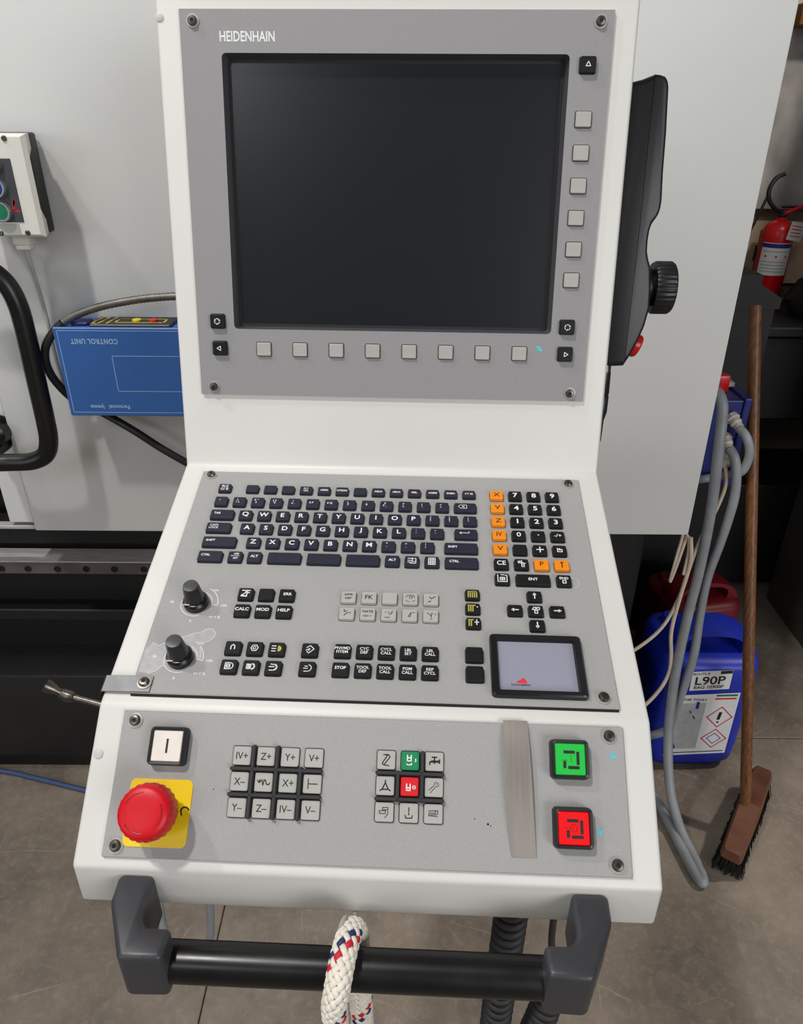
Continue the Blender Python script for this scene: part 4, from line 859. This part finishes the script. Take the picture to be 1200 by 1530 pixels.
cable('grey_hose', [(0.655, 1.52, 1.012), (0.663, 1.485, 1.028), (0.671, 1.465, 1.010), (0.674, 1.455, 0.975), (0.674, 1.44, 0.918), (0.684, 1.43, 0.777), (0.685, 1.42, 0.625), (0.674, 1.40, 0.488), (0.663, 1.365, 0.328), (0.660, 1.32, 0.191), (0.665, 1.26, 0.085), (0.678, 1.20, 0.030), (0.690, 1.145, 0.0125), (0.6945, 1.09, 0.0125), (0.690, 1.060, 0.0125), (0.681, 1.075, 0.0125), (0.672, 1.14, 0.0125), (0.662, 1.22, 0.0125), (0.648, 1.30, 0.0125), (0.60, 1.34, 0.0125)], 0.0115, 'hosegrey', 'longest grey hose falling past the blue canister and looping on the floor')
cable('grey_hose', [(0.722, 1.472, 0.952), (0.735, 1.458, 0.938), (0.746, 1.452, 0.912), (0.749, 1.452, 0.885), (0.744, 1.455, 0.858), (0.734, 1.47, 0.842), (0.71, 1.484, 0.83), (0.66, 1.486, 0.82), (0.617, 1.486, 0.81)], 0.0095, 'hosegrey', 'short grey hose curling from the top gland of the dark blue electrical box')
cable('grey_hose', [(0.711, 1.472, 0.905), (0.722, 1.458, 0.887), (0.733, 1.452, 0.845), (0.738, 1.448, 0.785), (0.731, 1.445, 0.690), (0.716, 1.435, 0.594), (0.712, 1.42, 0.50), (0.704, 1.385, 0.40), (0.690, 1.370, 0.30), (0.677, 1.36, 0.20), (0.662, 1.368, 0.165), (0.63, 1.37, 0.15), (0.585, 1.37, 0.14)], 0.0105, 'hosegrey', 'grey hose from the middle gland swinging in front of the red canister')
cable('cream_cable', [(0.714, 1.476, 0.862), (0.719, 1.462, 0.82), (0.705, 1.452, 0.758), (0.683, 1.44, 0.705), (0.665, 1.425, 0.640), (0.650, 1.41, 0.56), (0.615, 1.392, 0.477), (0.555, 1.385, 0.412), (0.49, 1.395, 0.355), (0.45, 1.42, 0.336)], 0.0042, 'cream', 'cream cable running from the lowest gland down to the left behind the console')
cable('cream_cable', [(0.640, 1.40, 0.720), (0.652, 1.402, 0.655), (0.646, 1.40, 0.56), (0.641, 1.394, 0.468), (0.650, 1.385, 0.40), (0.651, 1.378, 0.355), (0.635, 1.37, 0.308), (0.600, 1.362, 0.258), (0.55, 1.362, 0.20), (0.515, 1.374, 0.175)], 0.0045, 'cream', 'cream cable hanging down in front of the blue canister left shoulder')
cable('cream_cable', [(0.630, 1.44, 0.76), (0.6285, 1.418, 0.722), (0.622, 1.41, 0.665), (0.617, 1.405, 0.600), (0.624, 1.405, 0.64), (0.633, 1.41, 0.70), (0.639, 1.416, 0.715), (0.646, 1.41, 0.68), (0.644, 1.405, 0.62)], 0.0035, 'cream', 'knotted cream cable loop hanging at the right corner under the grey panel')
cable('blue_cable', [(-1.5, 1.385, 0.007), (-1.25, 1.385, 0.007), (-1.061, 1.373, 0.007), (-0.942, 1.346, 0.007), (-0.82, 1.314, 0.007), (-0.68, 1.28, 0.007), (-0.5, 1.27, 0.007), (-0.3, 1.30, 0.007)], 0.0065, 'bluecable', 'blue cable lying on the floor in front of the black machine base')

# ------------------------------------------------------------------ canisters
def canister(m, label, loc, rz, labels):
    root = thing('canister', label, 'canister', loc, rz, 'plastic canisters on the floor')
    b = nb(); R = []
    for z, wx, wy, r in ((0, 0.19, 0.17, 0.04), (0.006, 0.216, 0.20, 0.05), (0.03, 0.238, 0.224, 0.05), (0.08, 0.242, 0.230, 0.05), (0.30, 0.242, 0.230, 0.05), (0.342, 0.240, 0.228, 0.05), (0.356, 0.230, 0.212, 0.045), (0.362, 0.20, 0.17, 0.04)): R.append([(x, y, z) for x, y in rr(wx, wy, r, 6)])
    loft(b, R); link('body', b, m, root, True, 60)
    # arched handle hump with a slot through it
    b = nb(); out = [(-0.113, 0.340)] + [(0.112 * math.cos(a), 0.340 + 0.090 * math.sin(a) ** 0.75) for a in [PI - PI * i / 16 for i in range(1, 16)]] + [(0.113, 0.340)]
    n = len(out); inn = [(-0.072, 0.360)] + [(0.078 * math.cos(a), 0.362 + 0.052 * math.sin(a) ** 0.5) for a in [PI - PI * i / 16 for i in range(1, 16)]] + [(0.072, 0.360)]
    def ring(pl, y): return [(x, y, z) for x, z in pl]
    y0, y1 = -0.072, 0.006
    loft(b, [ring(inn, y0), ring(out, y0), [(x * 1.01, (y0 + y1) / 2, z + 0.003) for x, z in out], ring(out, y1), ring(inn, y1), ring(inn, y0)], 0, False, False)
    link('handle', b, m, root, True, 50)
    b = nb(); lathe(b, [(0.026, 0), (0.026, 0.02), (0.022, 0.026)], 24, 0, (-0.06, 0.06, 0.355), None, rad=lambda i, n, r, z: 1 - 0.04 * (i % 2)); link('cap', b, m, root)
    if labels:
        b = nb(); F = lambda x, z: (x, -0.1166, z)
        def quad(p, mi, y=-0.1166):
            f = b.faces.new([b.verts.new((x, y, z)) for x, z in p]); f.material_index = mi
        quad([(-0.058, 0.340), (0.040, 0.347), (0.042, 0.286), (-0.056, 0.279)], 0)
        quad([(-0.098, 0.262), (0.074, 0.274), (0.078, 0.066), (-0.082, 0.054)], 0)
        quad([(-0.088, 0.235), (-0.004, 0.24), (-0.002, 0.082), (-0.076, 0.078)], 1, -0.1168)
        def onl(fn):
            t = nb(); fn(t)
            for v in t.verts: v.co = Vector((v.co.x, -0.1171, v.co.y))
            me = bpy.data.meshes.new('tmp'); t.to_mesh(me); t.free(); b.from_mesh(me); bpy.data.meshes.remove(me)
        def pr_(t):
            text(t, 'L90P', 0.036, -0.010, 0.313, 0, 2, 1.05, 0.06); text(t, 'BAG 10900P', 0.014, -0.010, 0.292, 0, 2, 1.0, 0.06); text(t, 'BOUTE B', 0.010, -0.035, 0.334, 0, 2, 1.0, 0.06)
            strokes(t, [[(0.014, 0.339), (0.036, 0.341)]], 0.010, 0, 2)
            strokes(t, [[(0.018, 0.264), (0.066, 0.266)]], 0.006, 0, 4); strokes(t, [[(0.016, 0.253), (0.066, 0.255)]], 0.005, 0, 3)
            text(t, 'OIL FOR TOOLS', 0.011, -0.045, 0.250, 0, 2)
            for cx_, cy_, w_, h_ in ((0.038, 0.192, 0.032, 0.034), (0.038, 0.118, 0.032, 0.032)): strokes(t, [[(cx_ - w_, cy_), (cx_, cy_ + h_), (cx_ + w_, cy_), (cx_, cy_ - h_), (cx_ - w_, cy_)]], 0.0028, 0, 3)
            strokes(t, [[(0.038, 0.206), (0.036, 0.186)]], 0.008, 0, 2); strokes(t, [[(0.036, 0.175), (0.0365, 0.174)]], 0.006, 0, 2)
            strokes(t, [[(0.020, 0.118), (0.038, 0.136), (0.056, 0.118), (0.038, 0.100), (0.020, 0.118)]], 0.002, 0, 5)
            strokes(t, [[(-0.025, 0.240), (-0.025, 0.222)], [(-0.066, 0.098), (-0.060, 0.084)]], 0.008, 0, 5)
            strokes(t, [[(-0.070, 0.064), (0.070, 0.074)], [(-0.076, 0.20), (-0.074, 0.185)], [(-0.04, 0.212), (-0.038, 0.205)], [(-0.03, 0.195), (-0.024, 0.185)]], 0.003, 0, 2)
        onl(pr_)
        link('label_sticker', b, ['paper', 'papergrey', 'ink_k', 'ink_red', 'ink_green', 'ink_blue'], root)
    return root
canister('jerry', 'blue plastic canister with white hazard labels standing behind the broom', (0.776, 1.512, 0.0005), 0.0, True)
canister('jerryred', 'dark red plastic canister standing behind the blue canister', (0.862, 1.80, 0.0005), 0.2, False).scale = (0.92, 0.92, 0.86)

# ------------------------------------------------------------------ broom
p0, p1 = Vector((0.830, 1.206, 0.078)), Vector((0.757, 1.60, 1.181))
br = thing('broom', 'push broom with brown wooden handle leaning against the blue electrical box', 'broom', (0.83, 1.205, 0))
hd = Vector((0.155, 0.215, 0)).normalized(); sd = Vector((hd.y, -hd.x, 0))
def brp(name, bm, m, smooth=False):
    for v in bm.verts: v.co -= br.location
    return link(name, bm, m, br, smooth)
b = nb(); tube(b, [p0.lerp(p1, i / 12) for i in range(13)], 0.0128, 16); brp('handle', b, 'wood', True)
cc = Vector((0.838, 1.207, 0)); b = nb(); R = []
for q, wd, zt in ((-0.150, 0.038, 0.084), (-0.140, 0.048, 0.086), (-0.05, 0.052, 0.090), (0, 0.054, 0.100), (0.05, 0.052, 0.090), (0.140, 0.048, 0.086), (0.150, 0.038, 0.084)):
    o_ = cc + hd * q; R.append([o_ + sd * (wd / 2 * x) + Vector((0, 0, z)) for x, z in ((-1, 0.056), (1, 0.056), (1, zt - 0.012), (0.8, zt), (-0.8, zt), (-1, zt - 0.012))])
loft(b, R); brp('head', b, 'broomwood')
b = nb()
for i in range(34):
    for j in range(6):
        for t in range(7):
            base = cc + hd * (-0.142 + 0.284 * i / 33 + random.uniform(-0.003, 0.003)) + sd * (-0.019 + 0.038 * j / 5 + random.uniform(-0.002, 0.002)) + Vector((0, 0, 0.057))
            tip = base + sd * ((j - 2.5) * 0.004 + random.uniform(-0.006, 0.006)) + hd * random.uniform(-0.006, 0.006); tip.z = random.uniform(0.0008, 0.006)
            pv = [bm_ for bm_ in (base + sd * 0.0014, base - sd * 0.0014, base + hd * 0.0022)]
            a_ = [b.verts.new(v) for v in pv]; c_ = [b.verts.new(tip + (v - base) * 0.6) for v in pv]
            for k in range(3): b.faces.new((a_[k], a_[(k + 1) % 3], c_[(k + 1) % 3], c_[k]))
o = brp('bristles', b, 'bristle'); o['kind'] = 'stuff'

# ------------------------------------------------------------------ far right: extinguisher, board, bins
ex = thing('fire_extinguisher', 'small red fire extinguisher with white label hanging on the wall at right', 'fire extinguisher', (1.215, 2.53, 0.99))
def xp(name, bm, m, smooth=True):
    return link(name, bm, m, ex, smooth, 45)
b = nb(); lathe(b, [(0.046, 0), (0.050, 0.006), (0.050, 0.20), (0.046, 0.225), (0.030, 0.243), (0.016, 0.250), (0.016, 0.258)], 32); xp('cylinder', b, 'extred')
b = nb(); R = []
for z in (0.085, 0.185): R.append([(0.0506 * math.cos(a), 0.0506 * math.sin(a), z) for a in [PI * (1.10 + 0.62 * i / 12) for i in range(13)]])
loft(b, R, 0, False, False, False)
R = [[(0.0509 * math.cos(a), 0.0509 * math.sin(a), z) for a in [PI * (1.10 + 0.62 * i / 12) for i in range(13)]] for z in (0.170, 0.183)]
loft(b, R, 1, False, False, False)
for k in range(3):
    aa = PI * (1.2 + 0.2 * k); R = [[(0.0509 * math.cos(a), 0.0509 * math.sin(a), z) for a in (aa, aa + 0.12)] for z in (0.140, 0.147)]; loft(b, R, 2, False, False, False)
for z in (0.095, 0.105, 0.115, 0.125, 0.157):
    R = [[(0.0509 * math.cos(a), 0.0509 * math.sin(a), q) for a in [PI * (1.15 + 0.5 * i / 8) for i in range(9)]] for q in (z, z + 0.0035)]; loft(b, R, 3, False, False, False)
xp('label', b, ['paper', 'ink_blue', 'ink_red', 'papergrey'], False)
b = nb(); lathe(b, [(0.014, 0.256), (0.016, 0.262), (0.016, 0.276), (0.010, 0.282)], 16); box(b, (0.02, -0.01, 0.29), (0.07, 0.012, 0.008), 0.003, 1); box(b, (0.02, -0.01, 0.277), (0.05, 0.010, 0.006), 0.002, 1, 1); xp('valve', b, ['black', 'extred'], False)
b = nb(); tube(b, smoothpath([(0.0, -0.012, 0.270), (0.03, -0.02, 0.285), (0.06, -0.022, 0.297), (0.10, -0.01, 0.300)], 6), 0.006, 8); xp('lever', b, 'extred')
b = nb(); tube(b, smoothpath([(0.0, 0, 0.272), (-0.03, -0.01, 0.282), (-0.058, -0.012, 0.308), (-0.066, -0.012, 0.340), (-0.052, -0.010, 0.372), (-0.026, -0.006, 0.385)], 6), 0.007, 8); tube(b, smoothpath([(-0.066, -0.012, 0.325), (-0.085, -0.008, 0.25), (-0.11, 0.0, 0.17), (-0.14, 0.01, 0.10)], 5), 0.0045, 8); xp('hose', b, 'black')
b = nb(); bx = box(b, (0.028, -0.056, 0.222), (0.045, 0.0012, 0.055)); 
for v in b.verts: v.co = Matrix.Rotation(0.15, 3, 'Y') @ (v.co - Vector((0.028, 0, 0.222))) + Vector((0.028, 0, 0.222))
for z in (0.208, 0.218, 0.228, 0.238):
    f = b.faces.new([b.verts.new(p) for p in ((0.012, -0.0568, z), (0.044, -0.0568, z - 0.004), (0.044, -0.0568, z - 0.001), (0.012, -0.0568, z + 0.003))]); f.material_index = 1
xp('tag', b, ['paper', 'dot_r'], False)
b = nb(); box(b, (0, 0.064, 0.13), (0.05, 0.024, 0.16), 0.003, 1); box(b, (0, 0.10, 0.13), (0.03, 0.075, 0.05)); xp('wall_bracket', b, 'black', False)
b = nb(); box(b, (1.75, 2.655, 1.57), (1.2, 0.02, 0.62)); o = link('zinc_sheet', b, 'zinc'); tag(o, 'stained zinc metal sheet on the back wall above the fire extinguisher', 'metal sheet')
b = nb(); box(b, (1.62, 2.655, 1.12), (0.92, 0.03, 0.20)); o = link('beige_board', b, 'beige'); tag(o, 'beige board on the wall behind the fire extinguisher', 'board')
b = nb(); box(b, (1.262, 2.60, 1.793), (0.23, 0.08, 0.056), 0.003, 1); o = link('cardboard_box', b, 'cardboard'); tag(o, 'brown cardboard box at the top right edge above the zinc sheet', 'box')
tc_ = thing('shade_blocker', 'tall dark brown locker added at the right edge to shade the floor beyond the broom', 'blocker', (1.75, 1.98, 0))  # added block, keeps the right-hand light off the floor behind the joint
b = nb(); box(b, (0, 0, 1.05), (0.86, 0.42, 2.1), 0.004, 1); link('body', b, 'blocker', tc_)
b = nb(); box(b, (0, -0.217, 1.08), (0.82, 0.012, 1.98), 0.002, 1); link('door', b, 'blocker', tc_)
bn = thing('black_storage_bin', 'tall black storage bin with sloped lid behind the broom handle', 'bin', (0.90, 2.12, 0))
b = nb(); prism(b, [(-0.22, 0.0), (0.105, 0.0), (0.10, 1.08), (-0.22, 1.08)], -0.12, 0.16, 0, lambda x, z, y: (x, y, z)); link('body', b, 'matblack', bn)
b = nb(); prism(b, [(-0.23, 1.082), (0.108, 1.082), (0.108, 1.110), (0.045, 1.146), (0.045, 1.170), (-0.23, 1.176)], -0.128, 0.168, 0, lambda x, z, y: (x, y, z)); link('lid', b, 'matblack', bn)
dm = thing('dark_workbench', 'dark cluttered workbench at the right edge under the fire extinguisher', 'workbench', (1.45, 2.42, 0))
b = nb(); box(b, (0, 0, 0.80), (0.72, 0.34, 0.28), 0.01, 1); link('drawer_unit', b, 'matblack', dm)
b = nb(); box(b, (0, 0, 0.955), (0.76, 0.38, 0.03), 0.004, 1); link('bench_top', b, 'blackmachine', dm)
for x in (-0.33, 0.33):
    for y in (-0.14, 0.14):
        b = nb(); box(b, (x, y, 0.33), (0.05, 0.05, 0.66)); link('leg', b, 'matblack', dm)
b = nb(); box(b, (0, 0.0, 0.22), (0.70, 0.32, 0.40), 0.004, 1); link('lower_cabinet', b, 'matblack', dm)
bag = nb(); R = []
for z, wx, wy in ((0, 0.30, 0.22), (0.05, 0.33, 0.25), (0.10, 0.26, 0.20), (0.14, 0.14, 0.12), (0.155, 0.06, 0.05)): R.append([(1.40 + wx / 2 * math.cos(a) + 0.012 * math.sin(3 * a + z * 30), 2.40 + wy / 2 * math.sin(a), 0.9705 + z) for a in [2 * PI * i / 24 for i in range(24)]])
loft(bag, R); o = link('black_bag', bag, 'matblack', None, True, 60); tag(o, 'black slumped bag lying on the dark workbench at right', 'bag')
